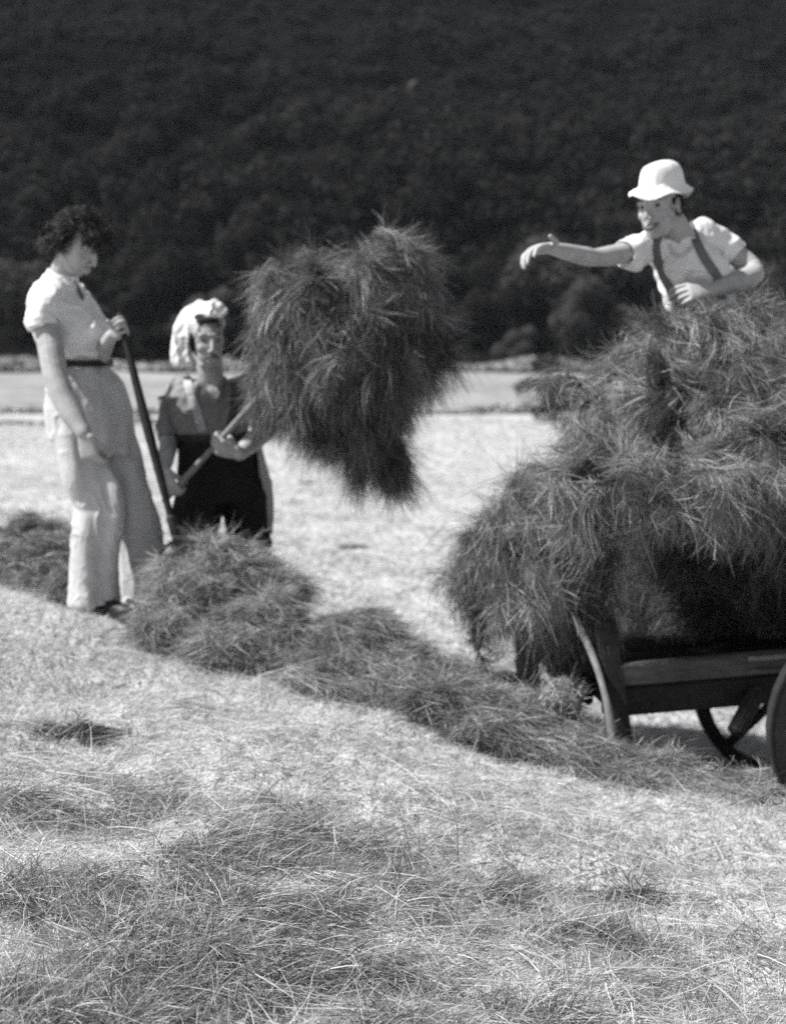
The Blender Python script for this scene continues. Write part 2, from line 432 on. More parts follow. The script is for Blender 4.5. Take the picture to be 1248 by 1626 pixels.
# mown swath litter of the field behind
n = 170000
X, Y, r = wedge(n, 6.5, 60, 21, 0.85, margin=1.5)
P = np.stack([X, Y, 0 * X], 1)
Pn = P * np.array([0.35, 0.5, 1]) * 1.0
dk = Wave(0.9, 16, 31)(P * np.array([1, 0.35, 1]))
L = r.uniform(0.03, 0.11, n) * (0.7 + Y * 0.02)
tone = np.clip(0.80 + 0.2 * r.normal(size=n) - 0.22 * np.clip(dk - 0.2, 0, 2) , 0.05, 1)
lean = r.normal(size=(n, 2)) * 1.3 + np.array([0.3, 0])
v, f, t = blades(n, X, Y, L, r.uniform(0.002, 0.004, n) * (0.6 + Y * 0.22), tone, lean, r.uniform(0, 1, n), 0.45, 3, 22)
lo = link('hay_litter', mesh_np('hay_litter', v, f, t), M['grass'])
tag(lo, 'bright dry hay litter strewn over the mown field behind the workers', 'hay litter', kind='stuff')

# ------------------------------------------------------------------ hay masses
def hay_mesh(name, ells, n, L=(0.12, 0.35), Wd=(0.002, 0.004), down=0.5, seed=1, noise=1.0, flow=(0, 0, 0), lf=2.2, out=0.25, voxel=0.025, lump=0.035, tone_c=0.42, shell=(0.80, 1.05), core=0.9, floor=None, K=7, curl=0.20, rnd=0.42, locks=0.7, clods=0, clod_r=(.05, .11), radial=0.0, flat=1.0, lockn=20, lockt_a=.15, lock_s=.011, upmax=None, back=.4, sag=.06, wildp=.16, crev=0.0):
    r = np.random.default_rng(seed)
    if clods:
        base = list(ells); ar = np.array([(e[1][0] * e[1][1] * e[1][2]) ** (2 / 3) for e in base]); ar /= ar.sum()
        for k in r.choice(len(base), size=clods, p=ar):
            ce, ra = base[k]; d = r.normal(size=3); d /= np.linalg.norm(d); d[2] = abs(d[2]) if r.uniform() < .6 else d[2]
            q = Vector([ce[i] + ra[i] * d[i] * .82 for i in range(3)]); z = r.uniform(*clod_r)
            if floor is not None and q.z < float(floor(np.array([q.x]), np.array([q.y]))[0]): continue
            ells = ells + [(q, (z * r.uniform(.8, 1.5), z * r.uniform(.8, 1.2), z * r.uniform(.55, .9)))]
    c = Clay()
    for ce, ra in ells: c.ell(ce, [x * core for x in ra])
    lw = Wave(5.5, 16, seed + 3); lw2 = Wave(14, 16, seed + 4)
    cw = Wave(3.4, 18, seed + 30); cw2 = Wave(7.5, 18, seed + 31)
    crv = lambda q: -crev * (np.exp(-np.abs(cw(q)) * 5.5) + .55 * np.exp(-np.abs(cw2(q)) * 5.0))
    me = c.fuse(voxel, 6, 0.5, lambda V, N: V + N * (lump * lw(V) + lump * 0.4 * lw2(V) + crv(V))[:, None])
    CV, _ = vn(me); CQ = mesh_quads(me); bpy.data.meshes.remove(me)
    C_ = np.array([list(e[0]) for e in ells]); R_ = np.array([list(e[1]) for e in ells])
    area = (R_[:, 0] * R_[:, 1] * R_[:, 2]) ** (2 / 3); area /= area.sum()
    def sample(m):
        pts, nrm = [], []; got = 0
        while got < m:
            k = r.choice(len(ells), size=m, p=area)
            d = r.normal(size=(m, 3)); d /= np.linalg.norm(d, axis=1)[:, None]
            sc_ = r.uniform(shell[0], shell[1], m)[:, None]
            p = C_[k] + R_[k] * d * sc_
            ok = np.ones(m, bool)
            for j in range(len(ells)):
                q = (((p - C_[j]) / R_[j]) ** 2).sum(1)
                ok &= (q > 0.70) | (k == j)
            if floor is not None:
                ok &= p[:, 2] > floor(p[:, 0], p[:, 1]) - 0.02
            nn = d / R_[k]; nn /= np.linalg.norm(nn, axis=1)[:, None]
            pts.append(p[ok]); nrm.append(nn[ok]); got += ok.sum()
        return np.concatenate(pts)[:m], np.concatenate(nrm)[:m]
    fw = Wave3(lf, seed + 5); fw2 = Wave3(lf * 3.2, seed + 6)
    # stalks cling together in locks; the rest lie loose
    nl = int(n * locks / lockn); lp, ln_ = sample(max(nl, 1))
    li = r.integers(0, max(nl, 1), int(n * locks)); pl, pn = sample(n - len(li))
    p = np.concatenate([lp[li] + r.normal(size=(len(li), 3)) * lock_s, pl]); nn = np.concatenate([ln_[li], pn])
    lump_d = lump * lw(p) + lump * 0.35 * lw2(p) + crv(p); p = p + nn * lump_d[:, None]
    lockd = r.normal(size=(max(nl, 1), 3)); lockc = r.normal(size=(max(nl, 1), 3)); lockt = r.normal(size=max(nl, 1)); lockL = r.uniform(0, 1, max(nl, 1))
    z3 = len(pl)
    dj = np.concatenate([lockd[li] * rnd * 0.8 + r.normal(size=(len(li), 3)) * rnd * 0.28, r.normal(size=(z3, 3)) * rnd])
    cv = np.concatenate([lockc[li] * curl + r.normal(size=(len(li), 3)) * curl * 0.45, r.normal(size=(z3, 3)) * curl * 1.15])
    tl = np.concatenate([lockt[li], r.normal(size=z3)])
    d = fw(p) * noise + fw2(p) * noise * 0.5 + dj + nn * out + np.array(flow)
    side = np.clip(1.0 - nn[:, 2], 0.25, 1.6)
    if radial:
        ctr = (C_[:12] * R_[:12, :1]).sum(0) / R_[:12, 0].sum(); q = p - ctr; q[:, 2] = 0; q /= np.linalg.norm(q, axis=1)[:, None] + 1e-6; d += q * radial
    d[:, 2] -= down * side
    d /= np.linalg.norm(d, axis=1)[:, None]
    d -= nn * ((d * nn).sum(1) * 0.85 - out * 0.5)[:, None]
    d /= np.linalg.norm(d, axis=1)[:, None]
    u = np.concatenate([np.clip(lockL[li] + r.normal(size=len(li)) * .2, 0, 1), r.uniform(0, 1, z3)])
    ln = L[0] + (L[1] - L[0]) * u ** 1.4
    d[:, 2] *= flat; cv[:, 2] *= flat
    seg = (ln / (K - 1))[:, None]
    droop = sag * r.uniform(.4, 1.4, n) * np.clip(side * 1.15 - .2, .08, 1.2)
    wild = r.uniform(0, 1, n) < wildp; cv[wild] *= 3.0; ln[wild] *= .55; seg = (ln / (K - 1))[:, None]
    if upmax is not None: d[:, 2] = np.minimum(d[:, 2], upmax); d /= np.linalg.norm(d, axis=1)[:, None]
    P = [p - d * seg * back - nn * .004]
    for k in range(K - 1):
        d = d + cv + np.array([0, 0, -1.0]) * droop[:, None] + fw2(P[-1]) * 0.12 - nn * 0.10; d /= np.linalg.norm(d, axis=1)[:, None]
        q = P[-1] + d * seg
        if floor is not None: q[:, 2] = np.maximum(q[:, 2], floor(q[:, 0], q[:, 1]) + 0.005)
        P.append(q)
    P = np.stack(P, 1)
    tw = Wave(7, 16, seed + 8)
    tone = np.clip(tone_c + 0.10 * r.normal(size=n) + lockt_a * tl + 0.10 * tw(p), 0.02, 1.0)
    v, f, t = ribbons(P, r.uniform(Wd[0], Wd[1], n), tone, seed + 9, taper=False)
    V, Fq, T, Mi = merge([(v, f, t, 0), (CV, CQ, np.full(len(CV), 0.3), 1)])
    return mesh_np(name, V, Fq, T, Mi)
def E(px, py, Y, rx, ry, rz): return (at(px, py, Y), (rx, ry, rz))
gfloor = lambda x, y: ground(x, y)

# the load on the cart
load = [E(1180, 640, 5.45, .55, .52, .375), E(1020, 640, 5.35, .20, .38, .19), E(900, 610, 5.4, .08, .10, .04), E(1120, 765, 4.93, .60, .40, .13),
        E(870, 870, 5.15, .27, .34, .30), E(768, 892, 5.25, .12, .2, .19), E(1180, 930, 5.8, .58, .48, .37), E(1420, 780, 5.3, .6, .6, .5), E(940, 690, 5.3, .11, .25, .11),
        E(900, 960, 5.2, .16, .3, .18), E(1240, 700, 5.15, .5, .45, .22), E(1110, 505, 5.28, .20, .10, .05), E(1120, 845, 5.50, .28, .2, .14), E(1320, 930, 5.9, .6, .5, .38)]
hm = hay_mesh('hay_load', load, 250000, (0.05, 0.23), (0.0008, 0.0018), down=0.7, sag=.32, curl=.14, noise=.9, crev=.06, wildp=.2, seed=41, lf=2.2, lump=0.045, tone_c=0.38, core=.73, out=.03, clods=34, clod_r=(.05, .12), rnd=.26, radial=.35, lockn=45, lockt_a=.24, lock_s=.016, upmax=.12)
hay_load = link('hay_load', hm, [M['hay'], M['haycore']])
tag(hay_load, 'huge shaggy load of hay piled on the wooden cart and spilling over its side', 'hay')

# the forkful in the air
fly = [E(488, 472, 5.95, .155, .18, .16), E(625, 452, 6.0, .17, .2, .185), E(562, 560, 5.95, .26, .23, .21), E(458, 530, 5.95, .08, .13, .15), E(590, 630, 6.0, .12, .16, .17),
       E(614, 685, 6.0, .045, .07, .11), E(455, 600, 5.95, .06, .1, .10), E(488, 612, 5.85, .055, .09, .10), E(672, 512, 6.05, .07, .12, .12), E(640, 590, 6.05, .07, .12, .11), E(540, 650, 5.95, .06, .1, .09), E(622, 722, 6.0, .022, .035, .05),
       E(440, 575, 5.88, .035, .06, .07), E(438, 540, 5.9, .05, .08, .07), E(520, 672, 5.9, .02, .04, .04), E(575, 715, 5.95, .025, .04, .05), E(720, 545, 6.05, .02, .04, .04)]
fly += [E(614, 688, 6.0, .05, .06, .08), E(634, 728, 6.0, .02, .03, .045)]
fly = [(c_ + Vector((-.034, 0, 0)), r_) for c_, r_ in fly]
hm = hay_mesh('hay_forkful', fly, 190000, (0.05, 0.27), (0.0007, 0.0017), crev=.05, wildp=.18, down=1.0, seed=53, lf=2.2, lump=0.035, tone_c=0.32, out=-0.03, flow=(0.25, 0, 0), core=0.76, clods=26, clod_r=(.04, .08), rnd=.20, noise=.75, radial=.35, lockn=45, lockt_a=.26, lock_s=.014, upmax=.06, sag=.42, curl=.12)
hay_fork = link('hay_forkful', hm, [M['hay'], M['haycore']])
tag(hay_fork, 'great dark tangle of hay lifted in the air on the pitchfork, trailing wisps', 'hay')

# heaps and the windrow on the ground
def gY(px, py):
    Y = 5.0
    for _ in range(40):
        p = at(px, py, Y); dz = p.z - float(ground(np.array([p.x]), np.array([p.y]))[0]); Y += dz / (CAM_Z - p.z + 1e-6) * Y * 0.6
    return p
heap = [E(345, 930, 5.75, .24, .26, .185), E(295, 990, 5.6, .19, .2, .12), E(420, 990, 5.55, .17, .2, .14), E(380, 1010, 5.45, .18, .16, .10), E(455, 1000, 5.5, .12, .16, .07), E(275, 960, 5.75, .10, .14, .12), E(330, 880, 5.85, .11, .12, .08), E(440, 940, 5.7, .11, .16, .07)]
hm = hay_mesh('hay_heap', heap, 100000, (0.05, 0.19), (0.0009, 0.0019), crev=.06, wildp=.3, down=0.3, rnd=.25, sag=.16, upmax=.15, seed=61, lf=3.2, lump=0.03, tone_c=0.56, core=.84, floor=gfloor, curl=0.22, out=.0, clods=34, clod_r=(.04, .09), flat=.5, lockt_a=.2)
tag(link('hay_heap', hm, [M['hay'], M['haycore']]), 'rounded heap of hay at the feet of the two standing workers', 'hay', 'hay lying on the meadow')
wind = [E(560, 1000, 5.45, .16, .2, .055), E(500, 1065, 5.15, .12, .18, .035), E(600, 1075, 5.05, .15, .18, .035), E(680, 1095, 4.95, .17, .18, .03), E(770, 1125, 4.85, .18, .18, .03), E(860, 1160, 4.78, .17, .17, .03), E(885, 1150, 4.85, .07, .1, .06),
        E(575, 1105, 4.95, .12, .10, .03), E(950, 1200, 4.65, .17, .14, .025), E(1040, 1235, 4.55, .18, .15, .022), E(1130, 1265, 4.45, .18, .16, .02), E(1210, 1290, 4.4, .13, .15, .025), E(1235, 1325, 4.28, .12, .13, .02), E(1180, 1255, 4.5, .16, .15, .03), E(690, 1060, 5.25, .14, .16, .03), E(620, 1030, 5.35, .14, .14, .03), E(820, 1100, 5.2, .15, .15, .03), E(470, 1040, 5.3, .13, .16, .045), E(530, 1035, 5.25, .13, .16, .045), E(650, 1080, 5.05, .14, .14, .035), E(730, 1100, 4.95, .15, .14, .035), E(910, 1180, 4.72, .14, .14, .035), E(1000, 1215, 4.6, .15, .14, .035)]
hm = hay_mesh('hay_windrow', wind, 100000, (0.05, 0.19), (0.0009, 0.0019), crev=.03, wildp=.3, down=0.15, rnd=.25, sag=.14, upmax=.12, seed=71, lf=3.2, lump=0.018, clods=46, clod_r=(.025, .06), tone_c=0.46, core=.8, floor=gfloor, curl=0.22, flow=(0.4, -0.2, 0), out=.0, flat=.35, lockt_a=.2)
tag(link('hay_windrow', hm, [M['hay'], M['haycore']]), 'long low row of raked hay running down from the heap to the cart', 'hay', 'hay lying on the meadow')
back = [E(30, 855, 7.3, .28, .22, .07), E(95, 870, 7.0, .16, .2, .07), E(20, 930, 6.6, .28, .22, .08), E(90, 930, 6.55, .18, .2, .08), E(-80, 905, 6.9, .3, .3, .12), E(60, 905, 6.7, .22, .2, .09)]
hm = hay_mesh('hay_row', back, 45000, (0.05, 0.19), (0.001, 0.0023), down=0.3, rnd=.25, sag=.16, upmax=.15, seed=81, lf=3, lump=0.03, clods=20, clod_r=(.04, .08), tone_c=0.48, floor=gfloor, curl=0.22, out=.0, flat=.45, lockt_a=.2)
tag(link('hay_row', hm, [M['hay'], M['haycore']]), 'low row of raked hay behind the woman at the left edge', 'hay', 'hay lying on the meadow')
# light wisp caught on the cart end
hm = hay_mesh('hay_tuft', [E(892, 1112, 4.85, .045, .05, .04), E(905, 1100, 4.85, .03, .03, .03), E(880, 1100, 4.85, .03, .03, .03)], 1400, (0.03, 0.08), (0.0015, 0.003), curl=.4, down=0.1, seed=91, lump=0.01, voxel=0.012, tone_c=0.85)
tag(link('hay_tuft', hm, [M['hay'], M['haycore']]), 'pale bright tuft of hay between the two end posts of the cart', 'hay')
k = 0
for px, py, s, lab in [(485, 768, .08, 'small dark wisp of hay on the bright field below the lifted forkful'),
                       (562, 872, .05, 'tiny tuft of hay on the field, just above the heap and row'),
                       (92, 1168, .05, 'small dark tussock of hay on the pale slope near the left edge'),
                       (985, 1432, .045, 'flat dark wisp of hay in the pale grass at lower right'),
                       (800, 1078, .07, 'short dark clump of hay on the ground left of the cart')]:
    p = gY(px, py); k += 1
    hm = hay_mesh('hay_wisp', [(p + Vector((0, 0, .01)), (s * 1.6, s, s * .4)), (p + Vector((s, .02, .0)), (s, s, s * .3))], 600, (0.04, 0.12), (0.002, 0.0035), down=0.2, seed=100 + k, lump=0.01, voxel=0.012, core=.6, tone_c=0.36, floor=gfloor, flat=.3, out=0, curl=.3)
    tag(link('hay_wisp', hm, [M['hay'], M['haycore']]), lab, 'hay', 'loose wisps of hay on the ground')

# ------------------------------------------------------------------ the people
def basis(f, up=Vector((0, 0, 1))):
    f = Vector(f).normalized(); r = f.cross(up).normalized(); u = r.cross(f).normalized()
    return Matrix((r, f, u)).transposed()     # columns: right, forward, up
def add_head(c, ctr, B, s=1.0, long=1.0, nose=1.0):
    T = lambda x, y, z: ctr + B @ Vector((x * s, y * s, z * s * long))
    def e(p, r): c.ell(T(*p), [r[0] * s, r[1] * s, r[2] * s * long], B)
    e((0, -.018, .030), (.073, .092, .085)); e((0, .012, .0), (.066, .076, .088))
    e((0, .028, -.045), (.055, .056, .062)); e((0, .050, -.092), (.024, .024, .020))
    for sd in (-1, 1):
        e((.034 * sd, .050, -.025), (.024, .026, .024))            # cheek
        c.limb([T(.050 * sd, -.005, -.055), T(.030 * sd, .045, -.092)], [.018 * s, .016 * s], n=10, sub=2)   # jaw
        e((.074 * sd, -.008, -.008), (.009, .018, .030))            # ear
        c.limb([T(.008 * sd, .080, .024), T(.045 * sd, .064, .022)], [.011 * s, .009 * s], n=8, sub=2)       # brow
        e((.012 * sd, .097, -.036), (.009, .010, .008))             # nostril wing
    c.limb([T(0, .078, .018), T(0, .094, -.008), T(0, .101 * nose, -.030)], [.009 * s, .010 * s, .0115 * s], n=10, sub=3)
    e((0, .086, -.062), (.026, .012, .007)); e((0, .083, -.076), (.021, .012, .008))
    return T
def face_carve(T, B, s):
    """presses in the eye sockets and the line of the mouth"""
    eyes = [np.array(T(sd * .031, .080, .004)) for sd in (-1, 1)]
    mo = [np.array(T(x, .092 - abs(x) * .25, -.069 + abs(x) * .12)) for x in np.linspace(-.022, .022, 9)]
    f = np.array(B.col[1])
    def fn(V, N):
        d = np.zeros(len(V))
        for e in eyes: d += 0.012 * s * np.exp(-((V - e) ** 2).sum(1) / (2 * (.012 * s) ** 2))
        m = np.zeros(len(V))
        for e in mo: m = np.maximum(m, np.exp(-((V - e) ** 2).sum(1) / (2 * (.0035 * s) ** 2)))
        return V - f * (d + .005 * m)[:, None]
    return fn
def add_hand(c, wrist, d, nrm, side, curl=(35, 40, 45, 50), joint=1.0, thumb=(0.7, 0.5), s=1.0, spread=4):
    """wrist point, direction of the palm, palm normal (inner side), side = direction the thumb leaves"""
    d = Vector(d).normalized(); nrm = Vector(nrm); nrm = (nrm - d * nrm.dot(d)).normalized()
    t = d.cross(nrm); t = t if t.dot(Vector(side)) > 0 else -t
    pl = .092 * s
    secs = []
    for k, (a, wd, th) in enumerate([(0, .024, .019), (.25, .031, .018), (.6, .038, .016), (.9, .040, .014), (1.0, .038, .012)]):
        secs.append((wrist + d * (pl * a), t, wd * s, nrm, th * s))
    c.loft(secs, 14, 2.4)
    lens = [(.043, .026, .022), (.047, .030, .023), (.044, .028, .022), (.034, .021, .019)]
    for i in range(4):
        off = (.029 - .0195 * i) * s
        b = wrist + d * (pl * (.95 - (.03 * abs(i - 1)))) + t * off
        sp = R(spread * (1.2 - i)); dd = (d * math.cos(sp) + t * math.sin(sp)).normalized()
        pts = [b - dd * .012]; rad = [.0092 * s]; q = b; ang = 0
        pts.append(b); rad.append(.0092 * s)
        for j, l in enumerate(lens[i]):
            ang += R(curl[i]) * (0.8 if j == 0 else 1.0) * joint
            v = dd * math.cos(ang) + nrm * math.sin(ang)
            q = q + v * (l * s); pts.append(q); rad.append((.0086, .0080, .0070)[j] * s)
        c.limb(pts, rad, n=10, sub=3)
    b = wrist + d * (pl * .28) + t * (.026 * s)
    v1 = (t * thumb[0] + d * 0.7 + nrm * thumb[1] * .6).normalized(); v2 = (t * thumb[0] * .2 + d * .7 + nrm * thumb[1] * 1.3).normalized()
    c.limb([b - v1 * .01, b + v1 * (.036 * s), b + v1 * (.036 * s) + v2 * (.030 * s), b + v1 * (.036 * s) + v2 * (.054 * s)], [.014 * s, .0115 * s, .0100 * s, .0080 * s], n=10, sub=3)
    return wrist + d * pl + nrm * .03
def grip_hand(c, G, axis, d, palm, side, s=1.0, rh=.016):
    """a fist closed round a handle through G"""
    a = Vector(axis).normalized(); d = Vector(d).normalized(); d = (d - a * (d.dot(a) * .55)).normalized(); nrm = a.cross(d).normalized()
    if nrm.dot(Vector(palm)) < 0: nrm = -nrm
    wrist = G - d * (.093 * s) - nrm * (rh + .013)
    add_hand(c, wrist, d, nrm, side, curl=(64, 66, 68, 72), thumb=(.25, 1.3), s=s, spread=0)
    return wrist
def torso(c, secs, right, fwd, power=2.2, n=28):
    out = []
    for (px, py, Y, rw, rd) in secs: out.append((at(px, py, Y), Vector(right).normalized(), rw, Vector(fwd).normalized(), rd))
    # smooth subdivision between sections
    fine = []
    for a, b in zip(out, out[1:]):
        for k in range(4):
            t = k / 4; fine.append((a[0].lerp(b[0], t), a[1], a[2] * (1 - t) + b[2] * t, a[3], a[4] * (1 - t) + b[4] * t))
    fine.append(out[-1])
    c.loft(fine, n, power)
def project(me_list, px, py, off=0.004):
    """a point on the surface of the garment and its normal"""
    o = Vector((0, 0, CAM_Z)); d = (at(px, py, 5) - o).normalized(); best = None
    for b in me_list:
        h = b.ray_cast(o, d)
        if h[0] is not None and (best is None or h[3] < best[2]): best = (h[0], h[1], h[3])
    return (best[0] + best[1] * off, best[1]) if best else (None, None)
def bvh(me):
    V, _ = vn(me); return BVHTree.FromPolygons([Vector(v) for v in V], [tuple(p.vertices) for p in me.polygons])
def band(points, normals, width, thick, name, mat, parent):
    """a flat strap following points on the cloth"""
    c = bmesh.new(); rings = []
    n = len(points)
    for i, (p, nn) in enumerate(zip(points, normals)):
        t = (points[min(i + 1, n - 1)] - points[max(i - 1, 0)]).normalized(); s = t.cross(nn).normalized(); nn = s.cross(t).normalized()
        if nn.dot(normals[i]) < 0: nn = -nn
        rings.append([c.verts.new(p + s * width / 2 * a + nn * thick * b) for a, b in ((-1, -.5), (1, -.5), (1, .5), (-1, .5))])
    for a, b in zip(rings, rings[1:]):
        for i in range(4): c.faces.new((a[i], a[(i + 1) % 4], b[(i + 1) % 4], b[i]))
    c.faces.new(rings[0]); c.faces.new(rings[-1][::-1]); bmesh.ops.recalc_face_normals(c, faces=c.faces)
    me = bpy.data.meshes.new(name); c.to_mesh(me); c.free()
    return link(name, me, mat, parent)
def strap(name, pix, width, mat, parent, trees, off=0.005, sub=5):
    P, N = [], []
    for (a, b), (c_, d) in zip(pix, pix[1:]):
        for k in range(sub):
            t = k / sub; p, n = project(trees, a + (c_ - a) * t, b + (d - b) * t, off)
            if p is not None: P.append(p); N.append(n)
    for _ in range(3):
        P = [P[0]] + [P[i - 1] * .25 + P[i] * .5 + P[i + 1] * .25 for i in range(1, len(P) - 1)] + [P[-1]]
        N = [N[0]] + [(N[i - 1] + N[i] * 2 + N[i + 1]).normalized() for i in range(1, len(N) - 1)] + [N[-1]]
    return band(P, N, width, 0.004, name, mat, parent)
def hair_mesh(ells, n, L, seed, cmesh, flow=(0, 0, 0), down=0.5, Wd=(0.001, 0.002)):
    me = hay_mesh('hair', ells, n, L, Wd, down=down, seed=seed, noise=0.6, flow=flow, lf=5, out=0.02, voxel=0.006, lump=0.003, tone_c=0.4, shell=(.97, 1.02), core=0.98, K=6, curl=0.12, rnd=0.12, locks=.9, wildp=0, sag=.05, upmax=.3)
    return me

# ---------- the woman
W0 = at(160, 975, 6.0); W0.z = float(ground(np.array([W0.x]), np.array([W0.y]))[0])
woman = empty('person', W0)
tag(woman, 'dark haired woman in white shirt and wide pale trousers, one hand on a fork', 'person', 'people making hay')
wf = Vector((.87, -.5, 0)); wr = wf.cross(Vector((0, 0, 1)))       # wr: her right
HB = basis((.80, -.32, -.52)); hc = at(124, 388, 5.98)
c = Clay()
T = add_head(c, hc, HB, 1.04)
c.limb([at(92, 452, 6.0), at(101, 428, 5.99), at(112, 402, 5.98)], [.055, .050, .052], n=16)
torso(c, [(126, 600, 6.02, .13, .09), (128, 575, 6.02, .11, .078), (114, 530, 6.02, .135, .098), (98, 490, 6.02, .145, .095), (93, 462, 6.02, .135, .07), (93, 448, 6.01, .07, .05)], wr, wf)
torso(c, [(128, 590, 6.02, .12, .085), (134, 640, 6.03, .155, .12), (142, 700, 6.03, .16, .12), (146, 735, 6.04, .13, .10)], wr, wf)
RA = [at(70, 478, 5.86), at(80, 545, 5.80), at(92, 608, 5.74), at(112, 652, 5.70), at(133, 686, 5.66)]
c.limb(RA, [.056, .052, .049, .046, .031], n=16)
FA, FB = at(190, 502, 5.83), at(279, 850, 5.72)
gw = grip_hand(c, FA.lerp(FB, .045), FB - FA, (.6, -.3, .6), (0, -1, 0), FA - FB, .95, .0155)
LA = [at(125, 480, 6.16), at(135, 535, 6.18), at(146, 592, 6.08), gw.lerp(at(146, 592, 6.08), .45), gw]
c.limb(LA, [.050, .044, .040, .035, .026], n=16)
add_hand(c, at(134, 688, 5.655), (.25, .0, -1), (.30, .95, .0), (1, -.3, 0), curl=(60, 64, 68, 72), joint=1.0, thumb=(.35, .6), s=1.08, spread=0)
c.limb([at(124, 700, 5.96), at(152, 800, 5.92), at(150, 935, 5.96)], [.085, .06, .042], n=14)
c.limb([at(165, 700, 6.1), at(207, 815, 6.1), at(222, 940, 6.15)], [.085, .06, .042], n=14)
fz = lambda p: Vector((p.x, p.y, float(ground(np.array([p.x]), np.array([p.y]))[0])))
nf, ff = fz(at(150, 965, 5.95)), fz(at(225, 960, 6.15))
for q in (nf, ff): c.limb([q + Vector((0, 0, .06)), q + wf * .09 + Vector((0, 0, .035)), q + wf * .16 + Vector((0, 0, .025))], [.038, .034, .026], n=12)
bm_ = c.fuse(0.0032, 4, 0.5, face_carve(T, HB, 1.04))
link('body', bm_, M['skin'], woman)
# shirt
c = Clay()
torso(c, [(131, 583, 6.02, .118, .086), (129, 572, 6.02, .128, .096), (123, 560, 6.02, .150, .118), (119, 540, 6.02, .158, .140), (114, 522, 6.02, .160, .142), (104, 500, 6.02, .165, .126), (96, 480, 6.02, .165, .105), (93, 462, 6.02, .135, .078), (94, 452, 6.01, .095, .068), (95, 444, 6.0, .072, .062), (97, 438, 6.0, .066, .060)], wr, wf, 2.15, 32)
c.limb([at(84, 466, 5.93), at(72, 482, 5.86), at(70, 505, 5.83), at(72, 521, 5.82)], [.055, .066, .066, .065], n=18, open_end=.05)
c.limb([at(112, 466, 6.1), at(127, 485, 6.16), at(131, 520, 6.18)], [.055, .066, .070], n=18, open_end=.05)
c.ell(at(122, 560, 5.95), (.10, .07, .03))
me = c.fuse(0.0045, 5, 0.5, folds(.010, 5.0, (1.0, 1.0, 0.9), 3, amp2=.0035, freq2=14))
shirt_b = bvh(me); shirt = link('shirt', me, M['white_cotton'], woman)
# collar
P, N = [], []
for i in range(33):
    a = math.pi * (0.10 + 1.8 * i / 32)
    ctr = at(99, 440, 6.0); p = ctr + wf * (.062 * math.cos(a)) + wr * (.064 * math.sin(a)) + Vector((0, 0, -.018 * math.cos(a)))
    P.append(p); N.append((wf * math.cos(a) + wr * math.sin(a) + Vector((0, 0, .5))).normalized())
band(P, N, .042, .006, 'collar', M['white_cotton'], shirt)
strap('collar_facing_shade', [(120, 447), (126, 462), (134, 480)], .014, M['strap'], shirt, [shirt_b], .003)  # grey facing strip whose dark colour also stands in for the collar's shadow
strap('sleeve_hem', [(46, 517), (60, 520), (75, 521), (92, 519), (101, 516)], .012, M['linen'], shirt, [shirt_b], .003)
# trousers
c = Clay()
torso(c, [(131, 576, 6.02, .126, .092), (131, 590, 6.02, .135, .100), (134, 612, 6.03, .158, .135), (137, 650, 6.03, .172, .165), (140, 690, 6.03, .178, .168), (145, 725, 6.03, .165, .150)], wr, wf, 2.3, 32)
c.limb([at(122, 690, 5.97), at(140, 745, 5.94), at(160, 800, 5.92), at(155, 860, 5.93), at(151, 915, 5.95), at(150, 960, 5.95)], [.115, .108, .090, .088, .094, .100], n=22, open_end=.06)
c.limb([at(165, 690, 6.10), at(186, 750, 6.10), at(206, 810, 6.09), at(220, 870, 6.12), at(224, 920, 6.14), at(225, 955, 6.15)], [.112, .106, .100, .096, .092, .096], n=22, open_end=.06)
me = c.fuse(0.006, 5, 0.5, crease(.017, 5.5, .14, .008, 8, 12))
tr_b = bvh(me); link('trousers', me, M['linen'], woman)
# belt
P, N = [], []
for i in range(41):
    a = 2 * math.pi * i / 40; ctr = at(131, 577, 6.02)
    P.append(ctr + wf * (.110 * math.cos(a)) + wr * (.142 * math.sin(a))); N.append((wf * math.cos(a) / .110 + wr * math.sin(a) / .142).normalized())
band(P, N, .026, .006, 'belt', M['leather'], woman)
# shoes
for q in (nf, ff):
    c = Clay(); c.limb([q + Vector((0, 0, .05)) - wf * .03, q + wf * .08 + Vector((0, 0, .04)), q + wf * .17 + Vector((0, 0, .03))], [.047, .044, .034], n=14)
    c.limb([q - wf * .05 + Vector((0, 0, .012)), q + wf * .18 + Vector((0, 0, .012))], [.04, .04], flat=(Vector((0, 0, 1)), .3))
    link('shoe', c.fuse(0.005, 2), M['leather'], woman)
# hair: bouffant waves, curls at the nape and over the brow
H = lambda x, y, z, a, b_, d: (T(x, y, z), (a, b_, d))
hl_ = [H(0, -.032, .042, .082, .086, .080), H(0, .042, .080, .064, .050, .040), H(0, .080, .058, .042, .030, .028), H(0, -.095, -.010, .056, .038, .038), H(0, -.115, -.055, .050, .030, .026), H(.060, -.03, .01, .028, .05, .045), H(-.060, -.03, .01, .028, .05, .045), H(0, -.02, .105, .06, .07, .035), H(.03, .07, .075, .04, .035, .035), H(.05, -.07, -.04, .03, .035, .035)]
me = hair_mesh(hl_, 14000, (.02, .055), 5, None, flow=(-.9, 0, 0), down=.7, Wd=(.0012, .0024))
link('hair', me, [M['hair'], M['hairbase']], woman)

